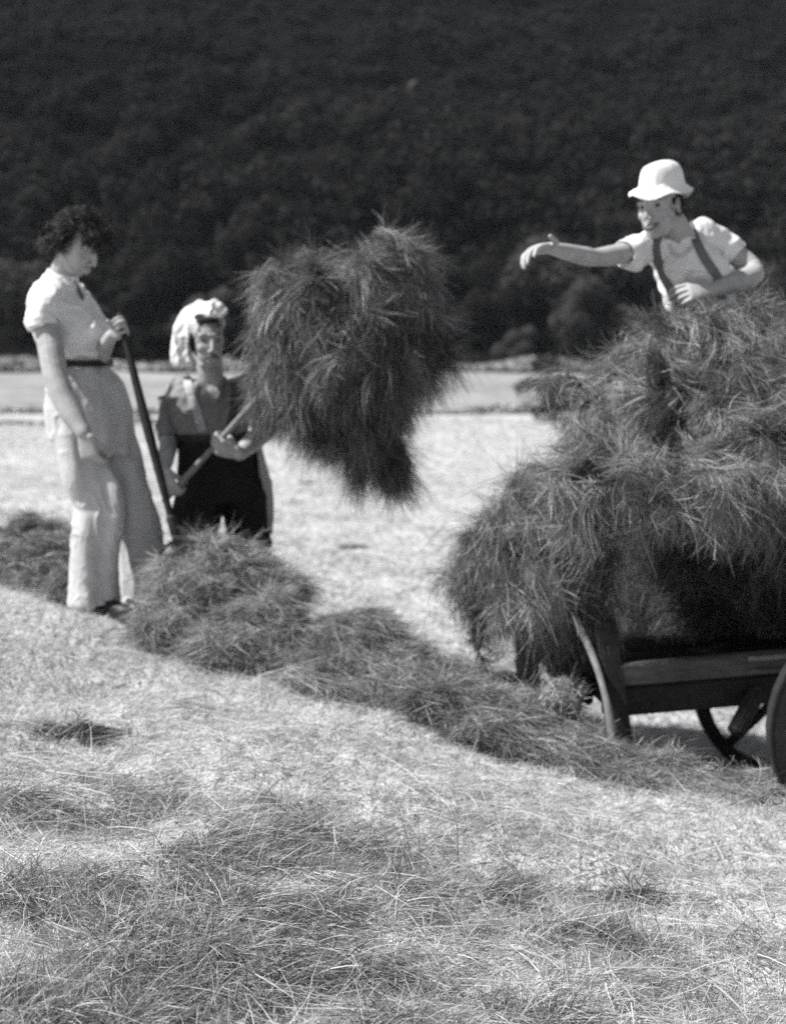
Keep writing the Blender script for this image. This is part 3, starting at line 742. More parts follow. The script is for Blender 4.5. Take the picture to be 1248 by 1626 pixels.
# ---------- the man in the head cloth
M0 = at(350, 1040, 6.35); M0.z = float(ground(np.array([M0.x]), np.array([M0.y]))[0])
man = empty('person', M0)
tag(man, 'man with pale cloth over his head and dark trousers, lifting hay on a fork', 'person', 'people making hay')
mf = Vector((.22, -.97, 0)).normalized(); mr = mf.cross(Vector((0, 0, 1)))
HB = basis((.34, -.93, -.10)); hc = at(330, 540, 6.21)
c = Clay()
T = add_head(c, hc, HB, .98, 1.12)
c.limb([at(338, 622, 6.27), at(335, 598, 6.25), at(332, 572, 6.24)], [.062, .056, .056], n=16)
torso(c, [(340, 700, 6.3, .145, .09), (338, 660, 6.3, .155, .10), (337, 625, 6.3, .165, .09), (336, 612, 6.29, .11, .06)], mr, mf)
torso(c, [(342, 690, 6.3, .14, .09), (348, 740, 6.31, .165, .11), (352, 790, 6.32, .16, .11)], mr, mf)
GA, GB = at(262, 795, 6.0), at(442, 598, 5.84)
g1_ = grip_hand(c, GA.lerp(GB, .09), GB - GA, (.1, -.3, -1), (0, 1, 0), GB - GA, .98, .017)
g2_ = grip_hand(c, GA.lerp(GB, .475), GB - GA, (-1, -.25, .1), (0, 1, 0), GB - GA, 1.02, .017)
c.limb([at(280, 624, 6.33), at(270, 665, 6.32), at(268, 706, 6.25), at(268, 706, 6.25).lerp(g1_, .55), g1_], [.050, .046, .040, .036, .027], n=16)
c.limb([at(398, 628, 6.3), at(412, 655, 6.26), at(424, 680, 6.16), at(424, 680, 6.16).lerp(g2_, .5), g2_], [.050, .046, .042, .042, .029], n=16)
fl, fr = fz(at(292, 1020, 6.3)), fz(at(410, 1035, 6.35))
c.limb([at(318, 775, 6.28), at(306, 870, 6.25), fl + Vector((0, 0, .09))], [.088, .062, .042], n=14)
c.limb([at(388, 780, 6.32), at(398, 880, 6.30), fr + Vector((0, 0, .09))], [.088, .062, .042], n=14)
for q in (fl, fr): c.limb([q + Vector((0, 0, .06)), q + mf * .14 + Vector((0, 0, .03))], [.04, .03], n=12)
link('body', c.fuse(0.0032, 4, 0.5, face_carve(T, HB, .98)), M['skin_dark'], man)
for sd in (-1, 1):
    c = Clay(); c.ell(T(sd * .031, .066, .004), (.011, .010, .006), HB, 14); link('eye', c.fuse(.0015, 1), M['eye'], man)
    c = Clay(); c.limb([T(sd * .016, .084, .026), T(sd * .032, .080, .029), T(sd * .048, .068, .026)], [.002, .0028, .0015], n=8); link('eyebrow', c.fuse(.0015, 1), M['brow'], man)
c = Clay(); c.limb([T(-.028, .086, -.062), T(0, .102, -.052), T(.028, .086, -.062)], [.005, .008, .005], n=8); link('moustache', c.fuse(.0018, 1), M['brow'], man)
# shirt with rolled sleeves
c = Clay()
torso(c, [(340, 702, 6.3, .150, .10), (338, 680, 6.3, .160, .112), (338, 655, 6.3, .184, .122), (339, 630, 6.3, .196, .112), (339, 613, 6.29, .165, .085), (336, 605, 6.28, .085, .065)], mr, mf, 2.2, 30)
c.limb([at(292, 618, 6.31), at(276, 638, 6.32), at(271, 670, 6.31), at(271, 697, 6.28)], [.064, .066, .060, .058], n=18, open_end=.05)
c.limb([at(384, 618, 6.29), at(405, 637, 6.28), at(415, 660, 6.24), at(421, 672, 6.20)], [.062, .062, .060, .060], n=18, open_end=.04)
me = c.fuse(0.0045, 4, 0.5, folds(.011, 5.5, (1, 1, .7), 22, amp2=.003, freq2=16))
sb = bvh(me); mshirt = link('shirt', me, M['work_shirt'], man)
# open neck: triangle of bare chest skin added as a sheet over the shirt, collar flaps either side
strap('collar', [(322, 603), (324, 614), (330, 626), (338, 642)], .018, M['work_shirt'], mshirt, [sb], .012)
strap('collar', [(358, 600), (352, 612), (346, 624), (339, 642)], .018, M['work_shirt'], mshirt, [sb], .012)
pb = bmesh.new(); prev_ = None
for k_ in range(9):
    y_ = 604 + 4.5 * k_; hw = 17 * (1 - k_ / 8.6); row_ = []
    for j_ in range(7):
        p_, n_ = project([sb], 340 - k_ * .3 + hw * (j_ - 3) / 3, y_, .009); row_.append(pb.verts.new(p_) if p_ is not None else None)
    if None in row_: continue
    if prev_:
        for j_ in range(6): pb.faces.new((prev_[j_], prev_[j_ + 1], row_[j_ + 1], row_[j_]))
    prev_ = row_
pm = bpy.data.meshes.new('chest_skin'); pb.to_mesh(pm); pb.free(); link('chest_skin', pm, M['skin_dark'], mshirt)
strap('suspender', [(296, 602), (300, 612), (306, 632), (312, 650), (318, 668), (324, 690)], .036, M['webbing'], man, [sb], .007)
strap('suspender', [(372, 606), (372, 625), (370, 645), (368, 668), (364, 684)], .030, M['grey_wool'], man, [sb], .006)
# trousers
c = Clay()
torso(c, [(341, 690, 6.3, .158, .108), (344, 715, 6.3, .168, .12), (349, 760, 6.31, .185, .135), (352, 795, 6.32, .175, .13)], mr, mf, 2.2, 30)
c.limb([at(325, 765, 6.28), at(315, 815, 6.26), at(308, 870, 6.25), fl + Vector((0, 0, .12))], [.110, .106, .088, .075], n=20, open_end=.04)
c.limb([at(383, 770, 6.32), at(391, 815, 6.31), at(399, 880, 6.30), fr + Vector((0, 0, .12))], [.108, .098, .088, .075], n=20, open_end=.04)
me = c.fuse(0.006, 4, 0.5, folds(.012, 4, (1, 1, .5), 33, amp2=.003, freq2=12)); tb = bvh(me)
mtr = link('trousers', me, M['dark_wool'], man)
P, N = [], []
for i in range(41):
    a = 2 * math.pi * i / 40; ctr = at(340, 694, 6.3)
    P.append(ctr + mf * (.118 * math.cos(a)) + mr * (.168 * math.sin(a))); N.append((mf * math.cos(a) / .118 + mr * math.sin(a) / .168).normalized())
band(P, N, .030, .006, 'belt', M['leather'], man)
for q in (fl, fr):
    c = Clay(); c.limb([q + Vector((0, 0, .10)), q + Vector((0, 0, .055)), q + mf * .09 + Vector((0, 0, .045)), q + mf * .18 + Vector((0, 0, .035))], [.052, .05, .046, .038], n=14)
    link('boot', c.fuse(0.005, 2), M['leather'], man)
# hair, head cloth
me = hair_mesh([(T(0, -.028, .040), (.080, .092, .082)), (T(0, .040, .080), (.040, .036, .017)), (T(-.066, .0, .0), (.016, .035, .05)), (T(.066, .0, .0), (.016, .035, .05)), (T(0, -.07, -.05), (.06, .04, .05))], 3500, (.015, .04), 8, None)
link('hair', me, [M['hair'], M['hairbase']], man)
c = Clay()
c.ell(T(0, -.052, .060), (.088, .094, .076), HB, 28)
c.ell(T(.035, -.035, .035), (.060, .085, .075), HB, 24)
cx = lambda px, py, Y: at(px, py, Y)
fl_ax = Vector((.85, .45, .25)).normalized()
c.limb([cx(328, 492, 6.28), cx(306, 512, 6.28), cx(293, 542, 6.28), cx(291, 574, 6.27)], [.050, .062, .056, .056], flat=(Vector((.15, -1, 0)), .42), n=20)
c.limb([cx(316, 505, 6.33), cx(300, 545, 6.34), cx(297, 574, 6.32)], [.07, .075, .062], flat=(Vector((.15, -1, 0)), .35), n=20)
c.limb([cx(325, 488, 6.25), cx(344, 485, 6.23), cx(354, 495, 6.23)], [.024, .022, .016], n=12)
hcl_w = Wave(9, 16, 77)
me = c.fuse(0.004, 3, 0.5, folds(.009, 7, (1, 1, .35), 44, amp2=.002, freq2=20))
link('head_cloth', me, M['white_cotton'], man)
# pale cloth hanging at the hip
c = Clay(); c.limb([at(410, 702, 6.30), at(420, 750, 6.29), at(427, 800, 6.29), at(428, 848, 6.30)], [.014, .022, .026, .018], flat=(Vector((.1, -1, 0)), .35), n=16)
link('hip_cloth', c.fuse(0.004, 3, 0.5, folds(.008, 9, (1, 1, .2), 55)), M['linen'], man)

# ---------- the man on the load
K0 = at(1120, 905, 5.5)
top = empty('person', K0)
tag(top, 'youth in white bucket hat and braces, waist deep in the load, arm stretched out', 'person', 'people making hay')
kf = Vector((-.38, -.90, -.12)).normalized(); kr = kf.cross(Vector((.18, 0, 1))).normalized()
HB = basis((-.62, -.76, -.16), Vector((-.10, 0, 1))); hc = at(1046, 327, 5.36)
c = Clay()
T = add_head(c, hc, HB, 1.0, 1.02)
c.limb([at(1086, 392, 5.47), at(1074, 368, 5.43), at(1060, 345, 5.40)], [.062, .054, .054], n=16)
torso(c, [(1118, 520, 5.5, .13, .09), (1112, 480, 5.5, .13, .09), (1103, 440, 5.5, .135, .10), (1091, 405, 5.48, .14, .095), (1082, 385, 5.47, .11, .07)], kr, kf)
torso(c, [(1114, 500, 5.5, .13, .09), (1120, 550, 5.5, .15, .11), (1122, 600, 5.5, .14, .11)], kr, kf)
c.limb([at(1018, 396, 5.38), at(975, 405, 5.24), at(943, 409, 5.13), at(930, 407, 5.09), at(903, 401, 5.01), at(872, 394, 4.92)], [.046, .037, .031, .033, .029, .020], n=16)
c.limb([at(1132, 380, 5.58), at(1172, 410, 5.60), at(1196, 434, 5.55), at(1160, 450, 5.42), at(1128, 461, 5.32)], [.052, .046, .042, .038, .027], n=16)
add_hand(c, at(873, 394, 4.92), (-.62, -.75, -.08), (.15, -.2, -1), (.1, -.5, .7), curl=(14, 20, 26, 32), thumb=(1.1, -.2), s=1.0, spread=7)
add_hand(c, at(1129, 460, 5.32), (-1, -.25, -.10), (.0, .9, -.4), (0, -.1, 1), curl=(34, 38, 42, 46), thumb=(.5, .4), s=.98, spread=3)
c.limb([at(1100, 590, 5.47), at(1092, 730, 5.38), at(1100, 850, 5.6)], [.085, .06, .042], n=14)
c.limb([at(1142, 590, 5.53), at(1150, 730, 5.44), at(1144, 850, 5.65)], [.085, .06, .042], n=14)
for q in (at(1100, 850, 5.6), at(1144, 850, 5.65)): c.limb([q, q + kf * .15 + Vector((0, 0, -.02))], [.042, .03], n=12)
link('body', c.fuse(0.0032, 4, 0.5, face_carve(T, HB, 1.0)), M['skin'], top)
for sd in (-1, 1):
    c = Clay(); c.ell(T(sd * .031, .066, .004), (.010, .010, .0055), HB, 14); link('eye', c.fuse(.0015, 1), M['eye'], top)
    c = Clay(); c.limb([T(sd * .014, .086, .024), T(sd * .032, .083, .029), T(sd * .050, .068, .021)], [.003, .0035, .0025], n=8); link('eyebrow', c.fuse(.0013, 1), M['brow'], top)
c = Clay(); c.limb([T(-.032, .076, -.056), T(-.015, .093, -.069), T(.015, .093, -.069), T(.032, .076, -.056)], [.003, .008, .008, .003], n=8); link('mouth', c.fuse(.0015, 1), M['lip'], top)
# t-shirt
c = Clay()
torso(c, [(1120, 530, 5.5, .140, .10), (1112, 482, 5.5, .140, .105), (1105, 450, 5.5, .148, .112), (1097, 420, 5.49, .155, .115), (1089, 398, 5.48, .150, .098), (1083, 384, 5.47, .115, .078), (1079, 374, 5.46, .072, .064)], kr, kf, 2.2, 30)
c.limb([at(1048, 392, 5.44), at(1022, 394, 5.38), at(1003, 400, 5.32), at(988, 404, 5.28)], [.058, .056, .054, .055], n=18, open_end=.05)
c.ell(at(1003, 415, 5.33), (.045, .05, .035))
c.limb([at(1112, 372, 5.53), at(1134, 382, 5.58), at(1152, 395, 5.60), at(1166, 407, 5.60)], [.058, .060, .058, .057], n=18, open_end=.05)
me = c.fuse(0.0045, 4, 0.5, folds(.009, 5.5, (1, 1, .8), 66, amp2=.003, freq2=16)); kb = bvh(me)
tee = link('t_shirt', me, M['tee'], top)
strap('neckline', [(1062, 388), (1068, 402), (1078, 408), (1090, 402), (1098, 390)], .012, M['linen'], tee, [kb], .003)
strap('brace_strap', [(1043, 374), (1040, 390), (1042, 410), (1049, 432), (1062, 455), (1078, 478), (1084, 492)], .032, M['strap'], top, [kb], .006)
strap('brace_strap', [(1095, 350), (1098, 366), (1104, 384), (1113, 402), (1124, 420), (1136, 436), (1144, 456), (1146, 482)], .034, M['strap'], top, [kb], .006)
c = Clay()
torso(c, [(1112, 498, 5.5, .140, .11), (1120, 550, 5.5, .165, .125), (1122, 600, 5.5, .155, .12)], kr, kf)
c.limb([at(1100, 590, 5.47), at(1092, 730, 5.38), at(1100, 840, 5.58)], [.10, .085, .07], n=16); c.limb([at(1142, 590, 5.53), at(1150, 730, 5.44), at(1144, 840, 5.63)], [.10, .085, .07], n=16)
link('trousers', c.fuse(0.006, 4, .5, folds(.008, 5, (1, 1, .5), 67)), M['grey_wool'], top)
for q in (at(1100, 850, 5.6), at(1144, 850, 5.65)):
    c = Clay(); c.limb([q + Vector((0, 0, .05)), q, q + kf * .10 + Vector((0, 0, -.02)), q + kf * .19 + Vector((0, 0, -.02))], [.052, .054, .048, .04], n=14); link('boot', c.fuse(.005, 2), M['leather'], top)
me = hair_mesh([(T(0, -.032, .010), (.076, .084, .055)), (T(0, -.09, -.03), (.05, .03, .04)), (T(.064, -.03, -.01), (.016, .03, .035)), (T(-.064, -.03, -.01), (.016, .03, .035))], 2500, (.015, .04), 9, None)
link('hair', me, [M['hair'], M['hairbase']], top)
# bucket hat
bmh = bmesh.new(); prof = [(.004, .150), (.035, .149), (.062, .138), (.078, .112), (.086, .075), (.091, .045), (.092, .036), (.098, .020), (.108, .004), (.117, -.012)]
prof = [(a_, .152 - (.152 - b_) * .70) for a_, b_ in prof]
nseg = 48; rings = []
HH = basis((-.80, -.52, -.12), Vector((.10, 0, 1)))
for k_, (rr, zz) in enumerate(prof):
    ring = []
    for i in range(nseg):
        a = 2 * math.pi * i / nseg
        wob = 1 + .035 * math.sin(3 * a + 1) * (k_ > 6) + .015 * math.sin(5 * a)
        dz = (.012 * math.sin(2 * a + .6) + .008 * math.sin(5 * a)) * max(0, k_ - 6) / 3
        flare = .022 * max(0, math.sin(a)) * max(0, k_ - 6) / 3          # front brim turns up and out
        x = rr * math.cos(a) * .88 * wob; y = (rr * math.sin(a)) * 1.02 * wob + flare - .012
        ring.append(bmh.verts.new(hc + HH @ Vector((x, y, zz + dz + .004 + flare * .5 - .006 * (k_ > 7)))))
    rings.append(ring)
for a, b in zip(rings, rings[1:]):
    for i in range(nseg): bmh.faces.new((a[i], a[(i + 1) % nseg], b[(i + 1) % nseg], b[i]))
bmh.faces.new(rings[0])
bmesh.ops.recalc_face_normals(bmh, faces=bmh.faces)
bmesh.ops.solidify(bmh, geom=bmh.faces[:], thickness=.003)
me = bpy.data.meshes.new('hat'); bmh.to_mesh(me); bmh.free()
HV, HN = vn(me); hw1, hw2 = Wave(6, 14, 61), Wave(16, 14, 62); dirn = HV - np.array(hc)
HV = HV + dirn / np.linalg.norm(dirn, axis=1)[:, None] * (.006 * hw1(HV) + .0022 * hw2(HV))[:, None]; me.vertices.foreach_set('co', HV.astype(np.float32).ravel())
me.polygons.foreach_set('use_smooth', np.ones(len(me.polygons), dtype=bool))
hat = link('bucket_hat', me, M['hat'], top)
for md, lv in (('SUBSURF', 1),):
    m_ = hat.modifiers.new('s', md); m_.levels = lv; m_.render_levels = lv

# ------------------------------------------------------------------ pitchforks
def stick(name, pts, radii, mat, parent, voxel=.004, wav=.002):
    c = Clay(); c.limb(pts, radii, n=12, sub=6)
    wv = Wave(3, 10, 7)
    return link(name, c.fuse(voxel, 2, .5, lambda V, N: V + N * (wav * wv(V))[:, None]), mat, parent)
def pitchfork(name, grip, head, label, mat, r0=.015):
    e = empty(name, grip); tag(e, label, 'pitchfork', 'pitchforks held by the haymakers')
    d = (head - grip).normalized(); sd = d.cross(Vector((0, 1, 0))).normalized(); nn = d.cross(sd)
    stick('handle', [grip, grip.lerp(head, .5) + nn * .006, head], [r0, r0 * 1.1, r0 * 1.15], mat, e)
    c = Clay(); c.limb([head - d * .07, head + d * .03], [r0 * 1.3, r0 * 1.1], n=12); link('ferrule', c.fuse(.003, 1), M['iron'], e)
    for s in (-1, 1):
        c = Clay(); c.limb([head + d * .02, head + d * .05 + sd * (.07 * s), head + d * .16 + sd * (.10 * s) + nn * .02, head + d * .33 + sd * (.085 * s) + nn * .05], [.008, .0075, .006, .003], n=10, sub=5)
        link('tine', c.fuse(.002, 1), M['iron'], e)
    return e
pitchfork('pitchfork', FA, FB, 'dark handled pitchfork the woman leans on, its head buried in the heap', M['wood_dark'], .0155)
pitchfork('pitchfork', GA, GB, 'pale worn pitchfork held slantwise by the man with the head cloth', M['wood_pale'], .0125)

# ------------------------------------------------------------------ the hay cart
def beam(bmx, a, b, h, wd, up=Vector((0, 0, 1))):
    a, b = Vector(a), Vector(b); t = (b - a).normalized(); s = t.cross(up).normalized(); u = s.cross(t).normalized()
    vs = []
    for p in (a, b):
        for x, y in ((-1, -1), (1, -1), (1, 1), (-1, 1)): vs.append(bmx.verts.new(p + s * (x * wd / 2) + u * (y * h / 2)))
    for f in ((0, 1, 2, 3), (7, 6, 5, 4), (0, 4, 5, 1), (1, 5, 6, 2), (2, 6, 7, 3), (3, 7, 4, 0)): bmx.faces.new([vs[i] for i in f])
def timber(name, beams, mat, parent, bev=.006):
    b = bmesh.new()
    for x in beams: beam(b, *x)
    bmesh.ops.recalc_face_normals(b, faces=b.faces)
    bmesh.ops.bevel(b, geom=b.edges[:], offset=bev, segments=2, affect='EDGES', clamp_overlap=True)
    me = bpy.data.meshes.new(name); b.to_mesh(me); b.free()
    return link(name, me, mat, parent)
A = at(958, 1073, 4.82); B = at(1400, 1036, 4.95)              # near side rail, left and right ends
ax = (B - A).normalized(); L_ = 1.75
dep = Vector((-.22, 1.0, .0)).normalized(); dep = (dep - ax * dep.dot(ax)).normalized(); upc = ax.cross(dep).normalized()
if upc.z < 0: upc = -upc
Wc = 1.05
c0 = A + ax * L_ * .55 + dep * Wc * .5; cg = Vector((c0.x, c0.y, float(ground(np.array([c0.x]), np.array([c0.y]))[0])))
cart = empty('hay_cart', cg)
tag(cart, 'low dark wooden hay cart on spoked wheels, buried under its load', 'cart')
Q = lambda a, d, u: A + ax * a + dep * d + upc * u
timber('side_rail', [(Q(0, 0, .0), Q(L_, 0, 0), .075, .05)], M['wood'], cart)
timber('side_rail', [(Q(0, Wc, .0), Q(L_, Wc, 0), .075, .05)], M['wood'], cart)
timber('rail_batten', [(Q(.50, -.034, .024), Q(L_, -.034, .024), .016, .016)], M['wood_pale'], cart, .003)
timber('rail_batten', [(Q(.50, -.034, -.022), Q(L_, -.034, -.022), .014, .016)], M['wood'], cart, .003)
timber('bed_frame', [(Q(.0, .02, -.095), Q(L_, .02, -.095), .10, .06), (Q(.0, Wc - .02, -.095), Q(L_, Wc - .02, -.095), .10, .06)] + [(Q(x, .055, -.100), Q(x, Wc - .055, -.100), .08, .06) for x in (.06, .55, 1.05, 1.6)], M['wood_dark'], cart)
timber('floor', [(Q(.005, y, -.038), Q(L_ - .005, y, -.038), .022, .135) for y in np.arange(.10, Wc - .06, .142)], M['wood_dark'], cart, .003)
# end ladder posts, splayed out at the bottom
timber('end_post', [(at(958, 985, 4.86), at(986, 1192, 4.74), .05, .075)], M['wood_dark'], cart)
timber('end_post', [(at(836, 965, 5.75), at(838, 1106, 5.70), .06, .09)], M['wood_dark'], cart)
timber('end_board', [(Q(-.03, .08, .04), Q(-.03, Wc - .08, .04), .10, .03), (Q(-.03, .08, -.075), Q(-.03, Wc - .08, -.075), .09, .03)], M['wood_dark'], cart)
timber('brace', [(at(1203, 1095, 4.86), at(1166, 1166, 4.78), .05, .05)], M['wood_dark'], cart)
# wheels
def wheel(ctr, axis, rad):
    wm = bmesh.new(); axis = axis.normalized(); u = axis.orthogonal().normalized(); v = axis.cross(u)
    n = 40
    def ringpart(r1, r2, hw):
        rs = []
        for i in range(n):
            a = 2 * math.pi * i / n; d = u * math.cos(a) + v * math.sin(a)
            rs.append([wm.verts.new(ctr + d * rr + axis * s) for rr, s in ((r1, -hw), (r2, -hw), (r2, hw), (r1, hw))])
        for i in range(n):
            a, b = rs[i], rs[(i + 1) % n]
            for j in range(4): wm.faces.new((a[j], a[(j + 1) % 4], b[(j + 1) % 4], b[j]))
    ringpart(rad - .055, rad - .008, .028)
    bmesh.ops.recalc_face_normals(wm, faces=wm.faces); me = bpy.data.meshes.new('wheel'); wm.to_mesh(me); wm.free()
    wo = link('wheel', me, M['wood_dark'], cart)
    wm = bmesh.new(); ringpart(rad - .0075, rad, .030); bmesh.ops.recalc_face_normals(wm, faces=wm.faces); me = bpy.data.meshes.new('tyre'); wm.to_mesh(me); wm.free()
    link('tyre', me, M['iron'], wo)
    c = Clay(); c.limb([ctr - axis * .09, ctr - axis * .04, ctr + axis * .04, ctr + axis * .09], [.04, .06, .06, .045], n=20); link('hub', c.fuse(.006, 1), M['wood_dark'], wo)
    for i in range(10):
        a = 2 * math.pi * i / 10; d = u * math.cos(a) + v * math.sin(a)
        timber('spoke', [(ctr + d * .05, ctr + d * (rad - .05), .028, .036, axis)], M['wood_dark'], wo, .006)
wr_ = .40
wax = Vector((.03, 1, 0))
wc1 = at(1418, 1222, 4.47); gz = float(ground(np.array([wc1.x]), np.array([wc1.y]))[0]); wc1.z = gz + wr_ - .01
wheel(wc1, wax, wr_)
wc2 = wc1 + wax.normalized() * (Wc + .28); gz = float(ground(np.array([wc2.x]), np.array([wc2.y]))[0]); wc2.z = gz + wr_ - .01
wheel(wc2, wax, wr_)
c = Clay(); c.limb([wc1, wc2], [.026, .026]); link('axle', c.fuse(.008, 0), M['iron'], cart)
# slanting wooden stakes at the left end of the cart
for pts, rr__, mt in [([(914, 985, 4.86), (940, 1040, 4.80), (962, 1110, 4.72), (975, 1188, 4.68)], .014, 'wood_pale'), ([(845, 985, 5.6), (868, 1045, 5.5), (884, 1098, 5.4)], .013, 'wood_pale'),
                      ([(948, 1045, 5.0), (930, 1090, 5.0), (915, 1135, 5.0)], .010, 'wood_pale'), ([(893, 975, 5.3), (898, 1040, 5.3), (902, 1100, 5.3)], .012, 'wood')]:
    stick('stake', [at(*q) for q in pts], [rr__ * 1.1] + [rr__] * (len(pts) - 1), M[mt], cart, wav=.004)
hm = hay_mesh('hay_strand', [E(760, 1020, 5.2, .012, .012, .05), E(758, 985, 5.2, .02, .02, .05), E(765, 1050, 5.2, .012, .012, .03)], 500, (.05, .14), (.002, .003), down=1.4, seed=121, lump=.004, voxel=.008, tone_c=.15, noise=.3)
tag(link('hay_strand', hm, [M['hay'], M['haycore']]), 'single dark strand of hay hanging from the left tip of the load', 'hay')

# ------------------------------------------------------------------ trees at the foot of the hill and the wood above
def crown_arrays(n, rad, h, seed, leaf=.32):
    r = np.random.default_rng(seed)
    nl = 9; cc = r.normal(size=(nl, 3)) * np.array([rad * .42, rad * .42, h * .20]); cc[:, 2] += h * .62
    rr = r.uniform(.38, .62, nl) * rad
    k = r.integers(0, nl, n); d = r.normal(size=(n, 3)); d /= np.linalg.norm(d, axis=1)[:, None]
    d[:, 2] = np.abs(d[:, 2]) * np.where(r.uniform(0, 1, n) < .75, 1, -1)
    p = cc[k] + d * (rr[k] * r.uniform(.72, 1.06, n))[:, None]; p[:, 2] = np.maximum(p[:, 2], h * .12)
    a = r.normal(size=(n, 3)); a -= d * (a * d).sum(1)[:, None] * .5; a /= np.linalg.norm(a, axis=1)[:, None]; b = np.cross(a, d + r.normal(size=(n, 3)) * .5); b /= np.linalg.norm(b, axis=1)[:, None]
    s = (leaf * r.uniform(.5, 1.2, n))[:, None]
    V = np.stack([p - a * s, p - b * s * .6, p + a * s, p + b * s * .6], 1).reshape(-1, 3)
    Fq = np.arange(n * 4).reshape(n, 4)
    tone = np.repeat(np.clip(.4 + .2 * r.normal(size=n) + .25 * (r.uniform(0, 1, nl)[k] - .5), 0, 1), 4)
    return V, Fq, tone
def trunk_mesh(h, seed):
    c = Clay(); r = random.Random(seed)
    c.limb([(0, 0, -.4), (.1, 0, h * .3), (-.1, .1, h * .65)], [.28, .2, .09], n=10)
    for i in range(5):
        a = r.uniform(0, 6.28); z = h * r.uniform(.25, .5); c.limb([(0, 0, z), (math.cos(a) * h * .14, math.sin(a) * h * .14, z + h * .12), (math.cos(a) * h * .25, math.sin(a) * h * .25, z + h * .26)], [.11, .08, .03], n=8)
    return c.fuse(.09, 1)
protos = []
for i, (rad, h) in enumerate([(3.6, 7.0), (2.8, 8.0), (4.4, 6.5), (3.0, 5.0)]):
    V, Fq, tn = crown_arrays(7000, rad, h, 200 + i, .22); protos.append((mesh_np('crown', V, Fq, tn), trunk_mesh(h, i), rad, h))
M['leaf_pale'] = strand_mat('leaf_pale', 0.04, 0.15, 0.3, 0.9, 0.0)
for k_, (cm, tm, _, _) in enumerate(protos): cm.materials.append(M['leaf_pale' if k_ >= 2 else 'leaf']); tm.materials.append(M['bark'])
def tree(x, y, i, s, label, rz=0.0):
    z = float(hillz(np.array([x]), np.array([y]))[0]) if y > 130 else float(ground(np.array([x]), np.array([y]))[0])
    e = bpy.data.objects.new('broadleaf_tree', None); C.objects.link(e); e.location = (x, y, z - .1); e.scale = (s, s, s); e.rotation_euler = (0, 0, rz)
    tag(e, label, 'tree', 'dark trees along the foot of the hill')
    for nm, me in (('crown', protos[i][0]), ('trunk', protos[i][1])):
        o = bpy.data.objects.new(nm, me); C.objects.link(o); o.parent = e
rr_ = random.Random(5)
row = [(870, 148, 2, 1.0), (770, 142, 0, .85), (930, 141, 3, 1.1), (990, 150, 1, 1.0), (690, 146, 1, .9), (270, 146, 0, 1.15), (330, 142, 3, .9), (205, 142, 1, .8), (40, 145, 2, .95), (120, 143, 3, 1.0), (560, 147, 2, .9), (480, 143, 0, .9), (1080, 147, 0, .95), (1170, 144, 2, .9), (-30, 150, 1, 1.0), (1260, 150, 1, 1.0), (820, 137, 3, .55), (400, 150, 1, .95), (620, 140, 3, .7)]
for px, y, i, s in row:
    tree((px - 624) / F_PX * y, y, i, s, 'paler leafy tree in the row at the foot of the hill' if i >= 2 else 'dark leafy tree in the row at the foot of the hill', rr_.uniform(0, 6.28))
bx = bpy.data.objects.new('field_bush', None); C.objects.link(bx); bx.location = (6.5, 58, float(ground(np.array([6.5]), np.array([58]))[0]) - .1); bx.scale = (.34, .34, .26)
tag(bx, 'small dark bush standing in the field just left of the hay load', 'bush')
for nm, me in (('crown', protos[0][0]), ('trunk', protos[0][1])):
    o = bpy.data.objects.new(nm, me); C.objects.link(o); o.parent = bx
parts = []
r = np.random.default_rng(99)
for j in range(1300):
    y = 148 + r.uniform(0, 1) * 92; x = r.uniform(-1, 1) * (y * .36 + 10)
    q_ = 1 - .62 * min(1, max(0, (y - 165) / 25)); h = r.uniform(3.5, 6) * q_; rad = r.uniform(1.8, 3.2) * (q_ * .6 + .4)
    V, Fq, tn = crown_arrays(420, rad, h, 1000 + j, .40 * (.4 + .6 * q_))
    z = float(hillz(np.array([x]), np.array([y]))[0]); parts.append((V + np.array([x, y, z - 1.0]), Fq, np.clip(tn + r.normal() * .12, 0, 1), 0))
V, Fq, T_, Mi = merge(parts)
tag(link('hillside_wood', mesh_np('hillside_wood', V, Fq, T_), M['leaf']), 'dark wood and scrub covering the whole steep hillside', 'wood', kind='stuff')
# bracken and scrub on the upper slope
n = 170000
y = r.uniform(150, 300, n); x = r.uniform(-1, 1, n) * (y * .36 + 10)
z = hillz(x, y); cl = Wave(.05, 16, 301)(np.stack([x, y * .6, 0 * x], 1)); ok = cl > r.uniform(-.6, 1.2, n); x, y, z = x[ok], y[ok], z[ok]; n = len(x)
d = r.normal(size=(n, 3)); d /= np.linalg.norm(d, axis=1)[:, None]; a = np.cross(d, r.normal(size=(n, 3))); a /= np.linalg.norm(a, axis=1)[:, None]; b = np.cross(a, d)
s = r.uniform(.15, .5, n)[:, None]; p = np.stack([x, y, z + r.uniform(0, .6, n)], 1)
V = np.stack([p - a * s, p - b * s * .6, p + a * s, p + b * s * .6], 1).reshape(-1, 3)
tag(link('bracken', mesh_np('bracken', V, np.arange(n * 4).reshape(n, 4), np.repeat(np.clip(r.normal(.2, .25, n), 0, 1), 4)), M['leaf']), 'low bracken and scrub mottling the upper hillside', 'scrub', kind='stuff')
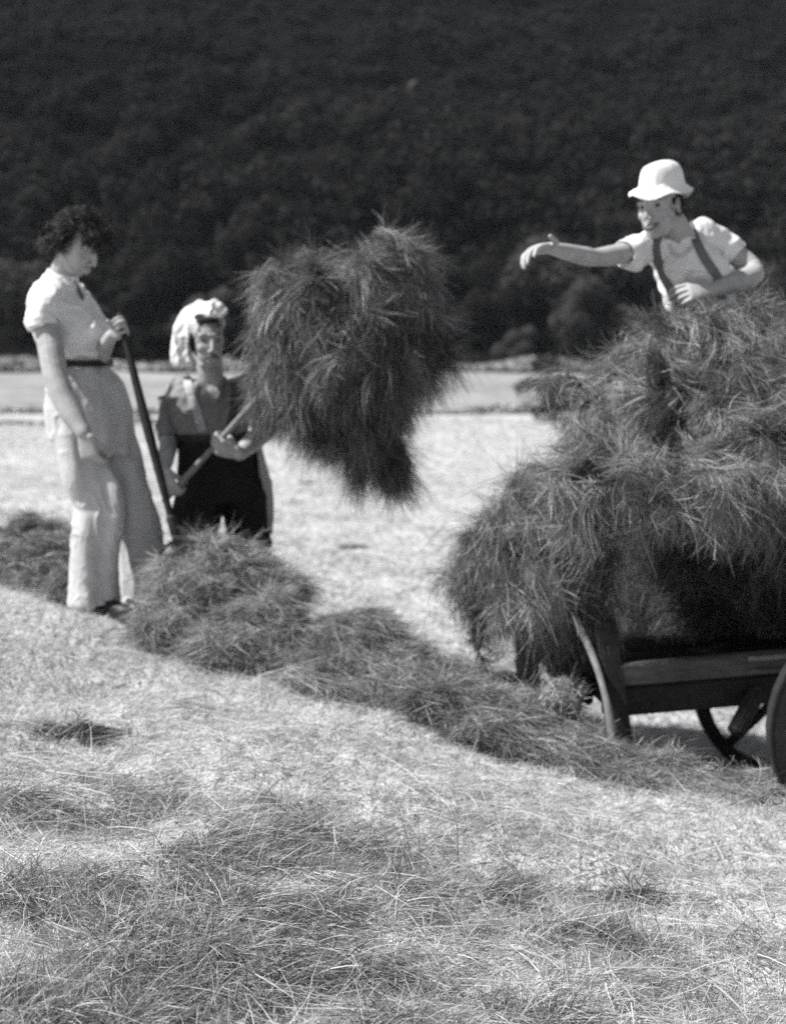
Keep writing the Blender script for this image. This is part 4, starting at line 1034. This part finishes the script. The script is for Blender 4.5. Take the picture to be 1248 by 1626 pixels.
# pale outcrop high on the slope
c = Clay()
q = None
for yy in np.arange(160, 420, 1.0):
    p = at(640, 150, yy); 
    if p.z < float(hillz(np.array([p.x]), np.array([p.y]))[0]): q = p; break
if q is not None:
    for i in range(6): c.ell(q + Vector((rr_.uniform(-1.6, 1.6), 0, rr_.uniform(-1.2, 1.2))), (rr_.uniform(.6, 1.3), 1.0, rr_.uniform(.4, .9)))
    rw = Wave(.8, 14, 5)
    tag(link('rock_outcrop', c.fuse(.12, 1, .5, lambda V, N: V + N * (.2 * rw(V))[:, None]), M['rock']), 'small pale rocky scar high on the dark hillside', 'rock')

# hedge bank across the field, and the low bushes where field meets hill
def low_growth(name, x0, x1, yc, yw, h, n, leaf, seed, mat, label, cat, fn=ground):
    r = np.random.default_rng(seed)
    x = r.uniform(x0, x1, n); y = yc + r.normal(size=n) * yw; hh = h * (.6 + .5 * Wave(.12, 10, seed)(np.stack([x, y * 0, y * 0], 1)))
    z = fn(x, y) + r.uniform(0, 1, n) * np.clip(hh, .1 * h, 3)
    p = np.stack([x, y, z], 1); a = r.normal(size=(n, 3)); a /= np.linalg.norm(a, axis=1)[:, None]; b = np.cross(a, r.normal(size=(n, 3))); b /= np.linalg.norm(b, axis=1)[:, None]
    s = r.uniform(.4, 1.2, n)[:, None] * leaf
    V = np.stack([p - a * s, p - b * s * .6, p + a * s, p + b * s * .6], 1).reshape(-1, 3)
    return tag(link(name, mesh_np(name, V, np.arange(n * 4).reshape(n, 4), np.repeat(np.clip(r.normal(.5, .25, n), 0, 1), 4)), mat), label, cat, kind='stuff')
low_growth('ditch_rushes', -70, 70, 64, .5, .55, 26000, .13, 401, M['hay'], 'dark line of rushes along the ditch across the field', 'rushes')
low_growth('ditch_rushes', -70, -9, 57, .6, .45, 9000, .12, 403, M['hay'], 'second darker line of rushes at the left of the field', 'rushes')
low_growth('field_margin', -90, 90, 130, 1.5, 1.2, 28000, .3, 402, M['grass'], 'pale rough growth along the far edge of the field below the hill', 'rough grass')

# ------------------------------------------------------------------ thin valley haze
hb = bmesh.new(); bmesh.ops.create_cube(hb, size=1, matrix=Matrix.Translation((0, 235, 120)) @ Matrix.Diagonal((900, 640, 262, 1)))
hme = bpy.data.meshes.new('haze'); hb.to_mesh(hme); hb.free()
hm_ = bpy.data.materials.new('haze'); hm_.use_nodes = True; hn = hm_.node_tree; hn.nodes.clear()
ho = hn.nodes.new('ShaderNodeOutputMaterial'); pv = hn.nodes.new('ShaderNodeVolumePrincipled')
pv.inputs['Color'].default_value = (.85, .92, 1, 1); pv.inputs['Density'].default_value = 0.00010; pv.inputs['Anisotropy'].default_value = 0.0
hn.links.new(pv.outputs[0], ho.inputs['Volume'])
tag(link('haze', hme, hm_), kind='stuff')
